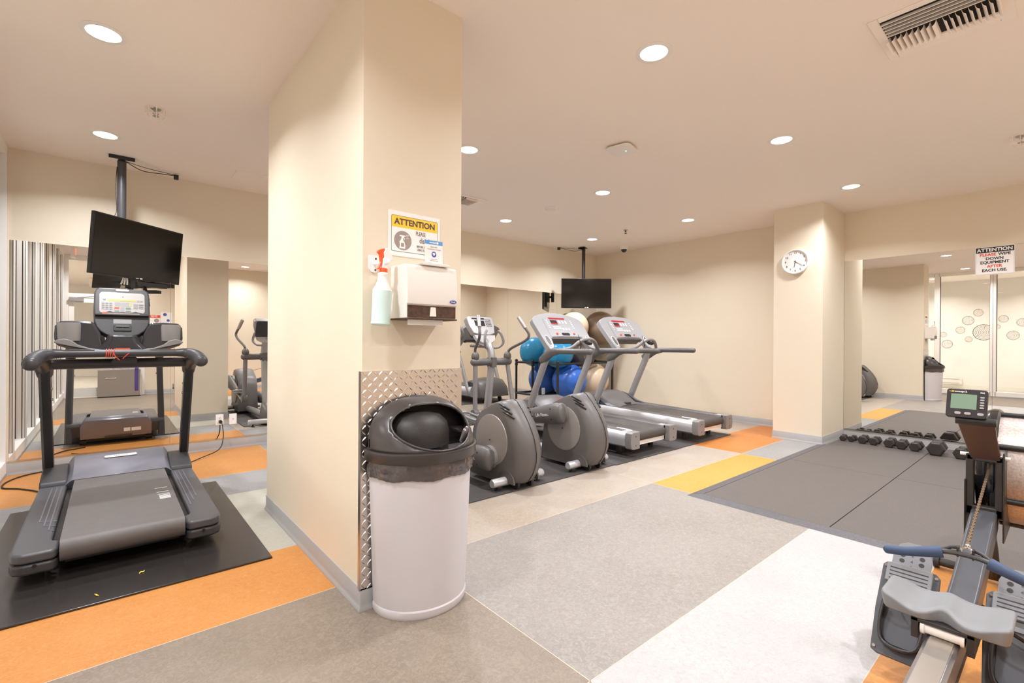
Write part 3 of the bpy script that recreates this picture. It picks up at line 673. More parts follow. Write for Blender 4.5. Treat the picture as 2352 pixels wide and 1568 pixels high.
# ------------------------------------------------------------------ ceiling-hung televisions
def tv(name_lab, c, yaw, tilt, post, wire, tape):
    t = thing('television', name_lab, 'television', c, 0, rot=None)
    A = Matrix.Rotation(yaw, 4, 'Z') @ Matrix.Rotation(tilt, 4, 'X'); hw, hh = .446, .2616
    b = MB(); b.bb(-hw, hw, 0, .032, -hh, hh, A); b.bb(-.22, .22, .03, .065, -.2, .12, A); b.build('case', 'bezel', t, bev=.004)
    b = MB(); b.bb(-hw+.012, hw-.012, -.0012, .001, -hh+.02, hh-.012, A); b.build('screen', 'screen', t, flat=True)
    b = MB(); F = frame((0, 0, 0), (1, 0, 0), (0, 0, 1)); b.bb(-.03, -.002, -.0022, -.001, -hh+.006, -hh+.012, A); b.bb(.01, .035, -.0022, -.001, -hh+.004, -hh+.016, A); b.build('badge', 'print_white', t, flat=True)
    MB().bb(.34, .348, -.002, 0, -hh+.005, -hh+.011, A).build('standby_light', 'red_led', t, flat=True)
    b = MB(); P = V(post)-V(c)
    back = A @ V((0, .08, 0)); b.box(A @ V((0, .075, 0)), (.2, .02, .2), rot=A.to_3x3())
    b.cyl(back, V((P.x, P.y, back.z)), .02, n=12)
    b.build('bracket', 'black_plastic', t, bev=.003)
    m_ = bpy.data.objects.new('ceiling_mount', None); COL.objects.link(m_); m_.parent = t; m_.location = P+V((0, 0, H-post[2]))
    ln = H-(c[2]-.1)
    b = MB(); b.cyl((0, 0, -.02), (0, 0, -.05), .026, .036, n=20); b.cyl((0, 0, -.05), (0, 0, -ln), .034 if tape else .03, n=24); b.build('pole', 'dark_plastic' if tape else 'black_plastic', m_)
    b = MB(); b.box((0, 0, -.008), (.19, .09, .006), rot=Matrix.Rotation(.0 if tape else .4, 3, 'Z')); b.box((0, .045 if not tape else -.045, -.018), (.19, .004, .03)); b.cyl((0, 0, 0), (0, 0, -.03), .022, n=12); b.build('plate', 'black_plastic', m_, bev=.002)
    w0 = V(wire); b = MB()
    d_ = w0-V((post[0], post[1], H))
    b.tube([(0.02, 0, -.03), d_*.35+V((0, 0, -.07)), d_*.7+V((0, 0, -.045)), d_+V((0, 0, -.02))], .004, 6); b.tube([(0.02, 0, -.03), d_*.4+V((0, .01, -.03)), d_+V((0, 0, -.015))], .003, 6)
    if tape: b.tube([(-.034, -.01, -.10), (-.045, -.02, -.3), (-.036, -.01, -.5), (-.06, -.02, -.6), (-.04, -.03, -.75)], .003, 6)
    b.build('cable', 'cord', m_)
    b = MB(); b.box(d_+V((0, 0, -.035)), (.04, .04, .045)); b.build('plug', 'black_plastic', m_, bev=.003)
    return t
tL = tv('tilted black television hanging from the ceiling over the black treadmill', (.223, 5.60, 2.037), .719, .09, (.085, 5.766, H), (.52, 5.98, H), True)
tv('black television hanging in the back right corner facing the room', (6.471, 5.604, 2.08), -.684, 0, (6.545, 5.74, H), (6.16, 5.99, H), False)
A = Matrix.Rotation(.719, 4, 'Z')
b = MB(); b.box(A @ V((.13, .03, -.30)), (.30, .07, .035), rot=A.to_3x3()); b.box(A @ V((-.02, .05, -.30)), (.03, .05, .09), rot=A.to_3x3()); b.build('tuner_box', 'black_plastic', tL, bev=.004)
b = MB()
for k in range(5): b.tube([A @ V((.05+.01*k, .04, -.3)), A @ V((.06+.012*k, .05, -.36-.008*k)), A @ V((.04+.02*k, .03, -.40-.01*k)), A @ V((.08+.004*k, .05, -.33)), A @ V((.1, .05, -.31))], .0028, 6)
b.tube([A @ V((.09, .04, -.31)), A @ V((.12, .04, -.42)), A @ V((.13, .04, -.50)), A @ V((.10, .05, -.47))], .003, 6); b.build('cable', 'cord', tL)
t = MB(); 
for k in range(3): t.tube([(.10+.012*k, 5.62, 1.80), (.095+.015*k, 5.60, 1.765), (.08+.022*k, 5.60, 1.72)], .007, 6)
tag(t.build('cable_ties', 'off_white'), 'bundle of cream cable ties hanging under the left television', 'cable ties')

# outlets and cords
def outlet(name, x, z, lab, gang):
    t = thing(name, lab, 'outlet', (x, YB-.006, z))
    MB().prism(rrect(.074, .118, .004), 'y', -.006, 0).build('cover_plate', 'white', t, bev=.002)
    b = MB()
    for dz in ((-.02, .02) if gang else (-.0,)):
        b.bb(-.008, -.005, -.0068, -.006, dz-.004, dz+.006); b.bb(.005, .008, -.0068, -.006, dz-.004, dz+.006); b.cyl((0, -.0068, dz-.009), (0, -.006, dz-.009), .003, n=8)
    b.build('sockets', 'sign_brown', t, flat=True)
outlet('wall_outlet', .940, .333, 'white outlet plate on the mirror with a black plug in it', True)
outlet('wall_outlet', 1.069, .330, 'white outlet plate on the mirror beside the elliptical reflection, nothing plugged in', False)
outlet('wall_outlet', 5.82, .33, 'left white outlet plate on the mirror behind the nearer silver treadmill upright', True)
outlet('wall_outlet', 5.93, .33, 'right white outlet plate on the mirror behind the nearer silver treadmill upright', True)
b = MB(); b.cyl((.945, 6.124, .315), (.945, 6.085, .312), .017, n=12); b.tube([(.945, 6.09, .312), (.955, 6.05, .28), (.955, 6.0, .15), (.90, 5.9, .05), (.74, 5.78, .016), (.55, 5.6, .006), (.25, 5.5, .006), (-.1, 5.55, .006), (-.3, 5.4, .006)], .005, 8)
tag(b.build('power_cord', 'cord'), 'black power cord running from the mirror outlet down to the floor', 'cord')
b = MB(); b.tube([(-.30, 6.10, .007), (-.48, 6.08, .007), (-.60, 5.98, .007), (-.665, 5.80, .007), (-.655, 5.62, .007), (-.56, 5.52, .007), (-.46, 5.38, .007), (-.36, 5.2, .007), (-.2, 5.1, .007)], .006, 8)
tag(b.build('power_cord', 'cord'), 'black power cord looping on the orange floor left of the black treadmill', 'cord')

# things by the entrance, seen only in the left mirror
for (x, y, ln, lab) in ((-.50, .55, .3, 'lit exit sign hanging inside near the glass partition, seen in the left mirror'), (-.40, -5.6, .3, 'lit exit sign farther down the hallway, seen in the left mirror')):
    t = thing('exit_sign', lab, 'sign', (x, y, H))
    MB().bb(-.03, .03, -ln/2, ln/2, -.24, -.03).bb(-.01, .01, -.02, .02, -.03, 0).build('housing', 'off_white', t, bev=.003)
    b = MB(); M = frame((.031, 0, -.135), (0, 1, 0), (0, 0, 1)); txt(b, 'EXIT', .13, 0, 0, .0005, M, bold=.004, sx=.8); b.build('lettering', 'exit_red', t, flat=True)
M = frame((.76, YF+.002, 1.65), (-1, 0, 0), (0, 0, 1))
t = thing('stop_sign', 'white notice with red STOP header on the entrance wall, seen in the left mirror', 'sign', (.76, YF, 1.65)); M = frame((0, .001, 0), (-1, 0, 0), (0, 0, 1))
MB().bb(-.11, .11, -.14, .10, 0, .002, M).build('board', 'print_white', t, flat=True); MB().bb(-.11, .11, .04, .10, .002, .003, M).build('header', 'sign_red', t, flat=True)
b = MB(); txt(b, 'STOP', .05, 0, .07, .0035, M, bold=.001); b.build('header_text', 'print_white', t, flat=True)
b = MB(); b.prism([(-.045+.045*cos(a*pi/10), -.02+.045*sin(a*pi/10)) for a in range(20)], 'z', .002, .003, M); b.build('symbol', 'sign_taupe', t, flat=True)
t = thing('wall_poster', 'white poster with two blue round marks on the entrance wall, seen in the left mirror', 'poster', (.985, YF, 1.68)); M = frame((0, .001, 0), (-1, 0, 0), (0, 0, 1))
MB().bb(-.10, .10, -.15, .14, 0, .002, M).build('sheet', 'print_white', t, flat=True)
b = MB(); b.prism([(.03+.035*cos(a*pi/10), .09+.035*sin(a*pi/10)) for a in range(20)], 'z', .002, .003, M); b.prism([(-.03+.028*cos(a*pi/10), -.04+.028*sin(a*pi/10)) for a in range(20)], 'z', .002, .003, M); b.build('round_mark', 'deep_blue', t, flat=True)
t = thing('steel_cabinet', 'low brushed steel cabinet by the entrance, seen in the left mirror', 'cabinet', (.16, -.86, 0))
MB().bb(-.34, .36, -.06, .20, .02, .58).build('body', 'steel_rough', t, bev=.006); MB().bb(-.34, .36, -.05, .19, 0, .02).build('base', 'black_plastic', t)
MB().tube([(-.22, .20, .40), (-.22, .225, .40), (-.05, .225, .40), (-.05, .2, .40)], .008, 8, smooth=False).build('handle', 'steel', t)
t = thing('sneaker', 'white sneaker on the steel cabinet, seen in the left mirror', 'shoe', (.20, -.76, .584))
b = MB(); b.loft([[V((x, .045*w_*cos(a*pi/6), .02+h_*max(sin(a*pi/6), -.25))) for a in range(12)] for x, w_, h_ in ((-.14, .5, .03), (-.11, .9, .04), (-.04, 1, .055), (.04, .85, .09), (.10, .8, .10), (.13, .5, .09))]); b.build('upper', 'white', t, sharp=80)
MB().prism([(-.145, -.02), (-.12, -.045), (.0, -.048), (.13, -.035), (.14, 0), (.13, .035), (0, .048), (-.12, .045), (-.145, .02)], 'z', .0, .02).build('sole', 'ink_grey', t, bev=.004)
b = MB(); b.bb(.04, .10, -.02, .0, .12, .64); b.bb(.035, .105, -.02, .02, .58, .60); 
o = b.build('towel', 'purple', bev=.005); 
for v_ in o.data.vertices: v_.co.x += .38; v_.co.y += -.636; 
tag(o, 'purple towel hanging over the steel cabinet front, seen in the left mirror', 'towel')

# ------------------------------------------------------------------ black treadmill (left)
T1 = thing('treadmill', 'black treadmill with console and wide tray wings on the left, under the tilted television', 'treadmill', (.075, 4.10, .011))
def Y(y): return y-4.10
for s in (-1, 1):
    out = [(.268, -.80), (.285, -.825), (.40, -.825), (.432, -.80), (.445, -.745), (.447, .58), (.300, .58), (.300, -.640), (.290, -.668), (.268, -.685)]
    b = MB(); b.prism([(s*x, y) for x, y in out], 'z', .118, .168); rail = b.build('side_rail', 'mid_dark', T1, bev=.014, seg=3)
    b = MB(); b.prism([(s*x*1.004, y-.002) for x, y in out[:-3]+[(.300, -.66), (.268, -.69)]], 'z', .062, .116); b.build('rail_skirt', 'dark_plastic', rail, bev=.016, seg=3)
    g = MB()
    for k, x in enumerate((.325, .350, .375)):
        g.tube([(s*x, .50, .1685), (s*x, -.30-.09*(2-k)*(1 if s > 0 else 1), .1685)], .003, 6, smooth=False)
        if s < 0: g.tube([(s*x, -.30-.09*(2-k), .1685), (s*(x-.02-.02*k), -.33-.09*(2-k), .1685), (s*(.30+.0), -.33-.09*(2-k), .1685)], .003, 6, smooth=False)
    g.build('raised_ribs', 'hood_grey', rail)
    b = MB(); b.cyl((s*.35, -.832, .105), (s*.35, -.827, .105), .009, n=14); b.build('screw_cap', 'black_plastic', rail)
b = MB(); pr = [(-.70, .085)]+[(-.775+.045*cos(a), .140+.055*sin(a)) for a in [radians(q) for q in range(270, 89, -20)]]+[(.62, .195), (.62, .12)]
b.prism(pr, 'x', -.262, .262); b.build('running_belt', 'belt', T1, sharp=50)
b = MB(); b.bb(-.299, -.266, -.62, .62, .08, .135).bb(.266, .299, -.62, .62, .08, .135).bb(-.25, .25, -.66, .75, .035, .065).bb(-.28, .28, .3, .86, .03, .12); b.build('deck_frame', 'black_plastic', T1)
b = MB()
for k, yy in enumerate((-.05, -.16, -.215, -.245, -.27, -.29, -.308, -.326)): b.bb(.165+.012*min(k, 3)/3, .235, yy-.003 if k < 3 else yy-.0045, yy+.003 if k < 3 else yy+.0045, .1952, .1956)
b.build('belt_marking', 'print_white', T1, flat=True)
hp = [(.545, .199), (.60, .215), (.70, .262), (.80, .298), (.87, .312), (.93, .30), (.95, .28), (.952, .11), (.93, .07), (.86, .06), (.60, .08)]
b = MB(); R_ = []
for x in (-.322, -.316, -.300, -.285, -.272, 0, .272, .285, .300, .316, .322):
    q = abs(x); k = 0 if q < .272 else (q-.272)/.05; f_ = 1-.34*k**1.5; lo = .02*sin(min(k, 1)*pi)*(-1)
    R_.append([V((x, y+(.0 if y < .9 else -.012*k)+(-.02*k if y < .6 else 0), .06+(z-.06)*f_+(lo if .6 < y < .85 else 0))) for y, z in hp])
b.loft(R_); b.build('motor_hood', 'hood_grey', T1, sharp=42)
b = MB(); b.prism([(.552, .165), (.565, .196), (.70, .232), (.84, .262), (.91, .255), (.93, .22), (.925, .10), (.60, .09)], 'x', -.447, -.302)
b.build('hood_shoulder', 'dark_plastic', T1, bev=.012, seg=3)
b = MB(); b.prism([(.552, .165), (.565, .196), (.70, .232), (.84, .262), (.91, .255), (.93, .22), (.925, .10), (.60, .09)], 'x', .302, .447)
b.build('hood_shoulder', 'dark_plastic', T1, bev=.012, seg=3)
b = MB(); M = frame((.0, .775, .2935), (1, 0, 0), (0, 1, .40)); b.prism(rrect(.20, .028, .0135, 6), 'z', 0, .003, M); bd = b.build('badge', 'print_white', T1)
b = MB(); txt(b, 'PRECOR', .022, 0, 0, .0036, M, sx=1.1); b.build('badge_text', 'ink_grey', bd, flat=True)
b = MB(); M = frame((.0, .957, .16), (-1, 0, 0), (0, 0, 1)); b.bb(-.22, -.13, -.03, .01, 0, .002, M); b.bb(-.12, -.06, -.03, .01, 0, .002, M); b.build('rating_label', 'print_white', T1, flat=True)
b = MB(); b.bb(-.11, .14, .954, .958, .07, .09); b.build('cable_recess', 'rust', T1, flat=True)
for x in (-.30, .30):
    MB().cyl((x-.03, .86, .032), (x+.03, .86, .032), .032, n=20).build('wheel', 'black_plastic', T1); MB().cyl((x, -.62, 0), (x, -.62, .07), .028, n=16).build('foot', 'black_plastic', T1)
def upr(s):
    b = MB(); r_ = []
    for z, y in ((.05, 1.00), (.16, .955), (.30, .885), (.60, .755), (.90, .62), (1.00, .575)):
        yy = y-.05; r_.append([V((s*x, yy+q, z)) for x, q in ((.388, -.045), (.400, -.052), (.434, -.052), (.448, -.04), (.450, .035), (.436, .052), (.400, .052), (.388, .042))])
    b.loft(r_); return b
for s in (-1, 1):
    u = upr(s).build('upright', 'post_black', T1, sharp=28)
    b = MB(); b.cyl((s*.418, .782, .345), (s*.418, .775, .345), .008, n=12); b.cyl((s*.386, .57, .86), (s*.378, .57, .86), .009, n=12); b.cyl((s*.386, .61, .78), (s*.378, .61, .78), .009, n=12); b.build('bolt', 'chrome', u)
    b = MB(); b.tube([(s*.30, .29, 1.113), (s*.37, .285, 1.112), (s*.415, .24, 1.10), (s*.440, .17, 1.075), (s*.447, .09, 1.055)], [.027, .034, .042, .047, .044], 16, flat=(1, .95))
    b.tube([(s*.447, .10, 1.057), (s*.448, .075, 1.053), (s*.448, .062, 1.052)], [.044, .040, .026], 16)
    b.tube([(s*.418, .56, .96), (s*.42, .52, 1.015), (s*.422, .42, 1.055), (s*.43, .28, 1.08), (s*.435, .18, 1.075)], [.050, .058, .052, .046, .042], 14, flat=(1, .85)); b.build('corner_joint', 'dark_plastic', T1, sharp=60)
b = MB(); b.cyl((-.40, .47, 1.035), (.40, .47, 1.035), .036, n=28); b.build('cross_bar', 'dark_plastic', T1)
b = MB(); b.cyl((-.33, .29, 1.113), (.33, .29, 1.113), .027, n=24); hb = b.build('front_handlebar', 'dark_plastic', T1)
b = MB(); b.prism(rrect(.13, .018, .008), 'z', 1.139, 1.1415, Matrix.Translation((-.215, .283, 0))); b.prism(rrect(.13, .018, .008), 'z', 1.139, 1.1415, Matrix.Translation((.215, .283, 0))); b.build('pulse_grip', 'machine_silver', hb)
b = MB(); b.prism([(-.08, 1.03), (-.03, 1.085), (.075, 1.085), (.085, 1.07), (.085, 1.03)], 'y', .36, .47); b.build('stop_clip_box', 'black_plastic', T1, bev=.006)
# console
CM = frame((0, .46, 1.398), (1, 0, 0), (0, .34, 1))
out = [(-.135, .205), (-.152, .192), (-.160, .165), (-.163, .02), (-.160, -.06), (-.150, -.10), (-.128, -.135), (-.095, -.162), (-.05, -.178), (0, -.183)]
out = out+[(-x, y) for x, y in reversed(out[:-1])]; out = [(x, y) for x, y in out]
b = MB(); b.prism(out, 'z', -.075, 0, CM); con = b.build('console', 'dark_plastic', T1, bev=.016, seg=4)
b = MB(); b.prism(rrect(.262, .165, .022), 'z', 0, .004, CM @ Matrix.Translation((0, .088, 0))); b.build('display_panel', 'panel_light', con, bev=.002)
b = MB(); b.prism(rrect(.165, .014, .002), 'z', .004, .0055, CM @ Matrix.Translation((.0, .107, 0))); b.bb(.042, .052, .063, .09, .004, .0055, CM); b.build('message_strip', 'yellow_led', con, flat=True)
b = MB(); b.bb(-.045, .038, .062, .092, .004, .0052, CM); b.build('lcd', 'panel_grey', con, flat=True)
b = MB()
for i in range(3):
    for j in range(4): b.prism(rrect(.016, .010, .002, 2, -.110+.0215*i, .083-.0148*j), 'z', .004, .0075, CM)
for i in range(2):
    for j in range(3): b.prism(rrect(.027, .010, .002, 2, .077+.032*i, .079-.0148*j), 'z', .004, .0075, CM)
b.prism(rrect(.016, .010, .002, 2, -.103, .112), 'z', .004, .0075, CM); b.prism(rrect(.016, .010, .002, 2, .093, .106), 'z', .004, .0075, CM); b.prism(rrect(.014, .010, .002, 2, .112, .106), 'z', .004, .0075, CM)
b.prism(rrect(.022, .038, .003, 2, 0, .034), 'z', .004, .0075, CM); b.prism(rrect(.028, .010, .002, 2, -.033, .026), 'z', .004, .0075, CM); b.prism(rrect(.028, .010, .002, 2, .033, .026), 'z', .004, .0075, CM)
kb = b.build('keypad', 'panel_grey', con)
MB().prism(rrect(.028, .012, .002, 2, -.033, .046), 'z', .004, .0078, CM).build('stop_key', 'orange', con); MB().prism(rrect(.028, .012, .002, 2, .033, .046), 'z', .004, .0078, CM).build('start_key', 'lcd_green', con)
MB().prism([(.003+.004*cos(a*pi/6), .135+.004*sin(a*pi/6)) for a in range(12)], 'z', .004, .006, CM).build('indicator', 'red_led', con, flat=True)
b = MB(); b.prism(rrect(.075, .016, .0075), 'z', 0, .005, CM @ Matrix.Translation((0, .190, 0))); bd = b.build('badge', 'print_white', con)
b = MB(); txt(b, 'PRECOR', .012, 0, .190, .0055, CM, sx=1.0); b.build('badge_text', 'ink_grey', bd, flat=True)
b = MB(); b.prism([(-.152, -.004), (-.09, .006), (-.07, .014), (-.055, .006), (.055, .006), (.075, .014), (.09, .006), (.152, -.004), (.155, -.022), (-.155, -.022)], 'z', -.01, .030, CM); b.build('reading_ledge', 'black_plastic', con, bev=.004)
b = MB(); b.bb(-.115, .10, -.012, -.004, .030, .0308, CM); b.build('ledge_text_strip', 'sign_taupe', con, flat=True); MB().bb(-.115, -.085, -.010, -.001, .0308, .0316, CM).build('ledge_mark', 'orange', con, flat=True)
b = MB(); b.prism(rrect(.103, .045, .008), 'z', 0, .010, CM @ Matrix.Translation((0, -.112, 0))); b.build('speed_toggle', 'black_plastic', con, bev=.003)
b = MB(); b.prism(rrect(.075, .012, .003, 2, 0, -.100), 'z', .010, .019, CM); b.bb(-.0008, .0008, -.132, -.092, .010, .0195, CM); b.build('toggle_bar', 'mid_dark', con, bev=.002)
MB().bb(-.052, .052, -.075, -.040, .0, .0012, CM).build('speed_window', 'panel_grey', con, flat=True)
b = MB(); b.loft([[V((x*w_, y, z)) for x, y in ((-1, .36), (-.7, .33), (.7, .33), (1, .36), (1, .52), (-1, .52))] for w_, z in ((.19, 1.115), (.14, 1.15), (.10, 1.19), (.085, 1.24))]); b.build('console_neck', 'tray_gloss', T1, bev=.01)
MB().prism(rrect(.085, .010, .0045), 'z', 0, .003, frame((0, .329, 1.143), (1, 0, 0), (0, .05, 1))).build('neck_label', 'orange', T1)  # orange stripe label on the neck
for s in (-1, 1):
    wing = [(.10, 1.118), (.17, 1.125), (.28, 1.150), (.345, 1.180), (.362, 1.205), (.358, 1.30), (.335, 1.335), (.24, 1.340), (.16, 1.335), (.12, 1.25)]
    b = MB(); b.prism([(s*x, z) for x, z in wing], 'y', .36, .54); tr = b.build('side_tray', 'tray_gloss', T1, bev=.018, seg=3)
    b = MB(); R_ = []
    for z, r_ in ((1.20, .048), (1.215, .050), (1.31, .052), (1.325, .048)): R_.append([V((s*.285+r_*cos(a*pi/12)*1.25, .372-r_*.75*sin(a*pi/12), z)) for a in range(13)])
    b.loft(R_); b.build('bottle_holder', 'machine_grey', tr, sharp=60)  # lighter grey puts the gloss highlight into the holder's colour
    b = MB(); lip = [(.115, 1.140), (.18, 1.150), (.24, 1.175), (.272, 1.205), (.31, 1.215), (.345, 1.208), (.362, 1.19), (.345, 1.18), (.28, 1.163), (.17, 1.135), (.12, 1.128)]
    b.prism([(s*x, z) for x, z in lip], 'y', .312, .36); b.build('front_lip', 'machine_grey', tr, bev=.006)
    b = MB(); und = [(.11, 1.112), (.17, 1.118), (.28, 1.143), (.335, 1.165), (.350, 1.182), (.28, 1.160), (.17, 1.132)]; b.prism([(s*x, z) for x, z in und], 'y', .318, .50); b.cyl((s*.29, .316, 1.158), (s*.29, .32, 1.158), .007, n=10); b.build('tray_underside', 'brown_arm', tr)
b = MB()
for k, x in enumerate((-.09, -.078, -.066, -.052)): b.tube([(x+.003*sin(a)*(k+1)*.5, .29+.030*cos(a), 1.113+.030*sin(a)) for a in [q*pi/6 for q in range(13)]], .0028, 6)
b.tube([(-.052, .262, 1.12), (-.04, .262, 1.09), (-.018, .27, 1.065)], .0028, 6); b.tube([(.0, .27, 1.075), (.02, .262, 1.10), (.035, .26, 1.115)], .0028, 6)
tag(b.build('safety_cord', 'orange_cord', loc=(.075, 4.10, .011)), 'coiled orange-red safety cord wrapped round the black treadmill handlebar', 'cord')

# ------------------------------------------------------------------ silver treadmills (right)
def silver_treadmill(x, y, lab, left_rail=True):
    t = thing('treadmill', lab, 'treadmill', (x, y, .010), 0, 'grey and silver treadmills on the right side')
    for s in (-1, 1):
        b = MB(); R_ = []
        for yy, z0, z1, o_ in ((.05, .10, .262, .0), (.6, .105, .278, .004), (1.3, .11, .30, .008), (1.75, .11, .31, .0)):
            R_.append([V((s*q, yy, z)) for q, z in ((.285, z0), (.40, z0), (.425+o_, z0+.02), (.437+o_, (z0+z1)/2), (.425, z1-.02), (.405, z1-.004), (.385, z1), (.285, z1))])
        b.loft(R_); r = b.build('side_rail', 'rail_silver', t, sharp=40)
        b = MB(); b.loft([[V((s*q, yy, z+h_)) for q in (.30, .385) for h_ in ((0, .003) if q == .30 else (.003, 0))] for yy, z in ((.16, .2645), (.6, .2785), (1.3, .3005), (1.5, .3035))]); b.build('tread_strip', 'grip_dark', r)
        b = MB(); b.prism([(s*.285, .088), (s*.40, .088), (s*.43, .10), (s*.442, .18), (s*.43, .262), (s*.40, .272), (s*.285, .272)], 'y', -.012, .075); c = b.build('end_cap', 'machine_grey', t, bev=.010, seg=3)
        MB().cyl((s*.36, -.0135, .225), (s*.36, -.011, .225), .007, n=12).cyl((s*.36, -.0135, .13), (s*.36, -.011, .13), .007, n=12).build('screw', 'black_plastic', c)
        b = MB(); R_ = []
        for yy, z in ((1.70, .18), (1.60, .33), (1.48, .60), (1.34, .90), (1.24, 1.12)):
            R_.append([V((s*(.412+.030*cos(a)), yy-.01+.062*sin(a)*.9, z)) for a in [q*pi/8 for q in range(16)]])
        b.loft(R_); b.build('upright', 'machine_silver', t, sharp=50)
        if left_rail or s > 0 or True:
            b = MB(); b.tube([(s*.425, 1.36, .97), (s*.43, 1.27, 1.02), (s*.435, 1.16, 1.075), (s*.44, 1.04, 1.095)], [.046, .062, .050, .037], 14, flat=(1, .6), side=(0, 0, 1)); b.build('rail_bracket', 'taupe_grey', t, sharp=60)
            yend = .52 if (left_rail or s > 0) else .98
            b = MB(); b.tube([(s*.44, 1.06, 1.095), (s*.44, yend+.02, 1.10), (s*.44, yend+.005, 1.10), (s*.44, yend-.005, 1.10)], [.034, .034, .028, .014], 18, smooth=False); b.build('handrail', 'taupe_grey', t, sharp=60)
    b = MB(); pr = [(.14, .14)]+[(.075+.05*cos(a), .20+.052*sin(a)) for a in [radians(q) for q in range(270, 89, -20)]]+[(1.45, .282), (1.45, .2)]
    b.prism(pr, 'x', -.262, .262); b.build('running_belt', 'belt_dark', t, sharp=50)
    b = MB(); b.bb(-.285, .285, .06, .09, .105, .16).bb(-.26, .26, .3, 1.7, .08, .16); b.build('rear_crossmember', 'off_white', t, bev=.003)
    b = MB(); b.tube([(-.272, .30, .266), (-.271, .12, .262), (-.270, .04, .235), (-.270, .02, .19)], .008, 8); b.build('belt_guard_edge', 'off_white', t)
    # motor hood
    b = MB(); R_ = []
    for yy, zt, w_ in ((1.30, .295, .27), (1.42, .35, .30), (1.55, .43, .33), (1.68, .475, .345), (1.82, .46, .35), (1.95, .34, .345), (2.0, .18, .33)):
        R_.append([V((x*w_, yy, z)) for x, z in ((-1, .12), (-1, zt*.75), (-.92, zt*.93), (-.6, zt), (0, zt*1.02), (.6, zt), (.92, zt*.93), (1, zt*.75), (1, .12))])
    b.loft(R_); hd = b.build('motor_hood', 'taupe_grey', t, sharp=50)
    for s in (-1, 1):
        b = MB(); b.loft([[V((s*(.30+d_), yy, z)) for d_, z in ((0, .28), (.06, .28), (.075, zt-.03), (.05, zt), (0, zt))] for yy, zt in ((1.25, .30), (1.40, .335), (1.55, .41), (1.68, .44), (1.80, .40))]); b.build('hood_shoulder', 'mid_dark', hd, sharp=45)
    MB().bb(-.05, .05, 1.30, 1.36, .30, .33).build('sensor_block', 'dark_plastic', hd, bev=.005)
    for sx in (-.3, .3): MB().cyl((sx, .25, 0), (sx, .25, .12), .03, n=16).build('foot', 'black_plastic', t)
    for sx in (-.3, .3): MB().cyl((sx-.02, 1.75, .045), (sx+.02, 1.75, .045), .045, n=20).build('wheel', 'black_plastic', t)
    # console: slanted U-shaped face
    CM = frame((0, 1.20, 1.135), (1, 0, 0), (0, .80, 1)); N = Matrix.Identity(4)
    out = [(-.425, -.02), (-.445, .06), (-.468, .42), (-.455, .47), (-.40, .515), (-.28, .56), (-.14, .582), (0, .588)]; out = out+[(-x, y) for x, y in reversed(out[:-1])]
    inn = [(.345, .0), (.325, .03), (.30, .155), (.26, .172), (.12, .178), (-.12, .178), (-.26, .172), (-.30, .155), (-.325, .03), (-.345, .0)]
    b = MB(); b.prism(out+inn, 'z', -.07, 0, CM); c = b.build('console', 'panel_grey', t, bev=.010, seg=3)
    b = MB(); b.prism([(-.30, .185), (-.275, .48), (-.20, .535), (0, .553), (.20, .535), (.275, .48), (.30, .185)], 'z', 0, .004, CM); b.build('display_panel', 'panel_grey', c)
    b = MB(); b.bb(-.165, .135, .472, .50, .004, .006, CM); b.bb(-.155, -.045, .385, .41, .006, .008, CM); b.build('message_strip', 'red_led', c, flat=True)
    b = MB(); b.bb(-.160, -.040, .385, .455, .004, .006, CM); b.build('lcd', 'lcd_dark', c, flat=True)
    b = MB()
    for k in range(3): b.prism(rrect(.022, .055, .011, 4, .005+.06*k, .425), 'z', .004, .008, CM); b.prism(rrect(.030, .034, .014, 4, .005+.055*k, .305), 'z', .004, .008, CM)
    for k in range(6): b.prism(rrect(.018, .012, .002, 2, -.155+.025*k, .34), 'z', .004, .006, CM); b.prism(rrect(.018, .012, .002, 2, -.155+.025*k, .315), 'z', .004, .006, CM)
    for k in range(5): b.prism(rrect(.022, .012, .002, 2, -.225, .45-.03*k), 'z', .004, .006, CM); b.prism(rrect(.022, .012, .002, 2, .225, .45-.03*k), 'z', .004, .006, CM)
    b.build('keypad', 'print_white', c)
    b = MB(); b.prism(rrect(.15, .045, .022, 5, 0, .22), 'z', .004, .006, CM); b.build('control_recess', 'black_gloss', c, flat=True)
    MB().lathe([(.018, .004), (.015, .016), (.0005, .016)], CM @ Matrix.Translation((-.16, .225, 0)), n=16).build('knob', 'orange', c); MB().lathe([(.016, .004), (.014, .014), (.0005, .014)], CM @ Matrix.Translation((.16, .225, 0)), n=16).build('stop_button', 'red', c)
    for s in (-1, 1):
        b = MB(); M = CM @ Matrix.Translation((s*.383, .115, 0)); b.prism([(.040*cos(a), .088*sin(a)) for a in [q*pi/16 for q in range(32)]], 'z', .0, .0035, M); o = b.build('speaker_oval', 'off_white', c)
        b = MB(); b.prism([(.033*cos(a), .078*sin(a)) for a in [q*pi/16 for q in range(32)]], 'z', .0035, .005, M); b.build('speaker_grille', 'taupe_grey', o)
    b = MB(); b.bb(-.30, .30, .155, .18, -.12, -.01, CM); b.build('console_underside', 'grip_dark', c)
    # curved front grip bar
    b = MB(); b.tube([(-.40, 1.12, 1.10), (-.24, 1.02, 1.14), (-.13, .97, 1.22), (0, .955, 1.245), (.13, .97, 1.22), (.28, 1.04, 1.14), (.41, 1.13, 1.09)], [.022, .02, .022, .026, .022, .02, .022], 12); b.build('front_grip', 'machine_grey', t)
    b = MB(); b.lathe([(.0005, -.02), (.055, -.018), (.064, 0), (.055, .02), (.0005, .022)], Matrix.Translation((0, .96, 1.215)) @ Matrix.Rotation(radians(35), 4, 'X'), n=24); hub = b.build('grip_hub', 'black_plastic', t)
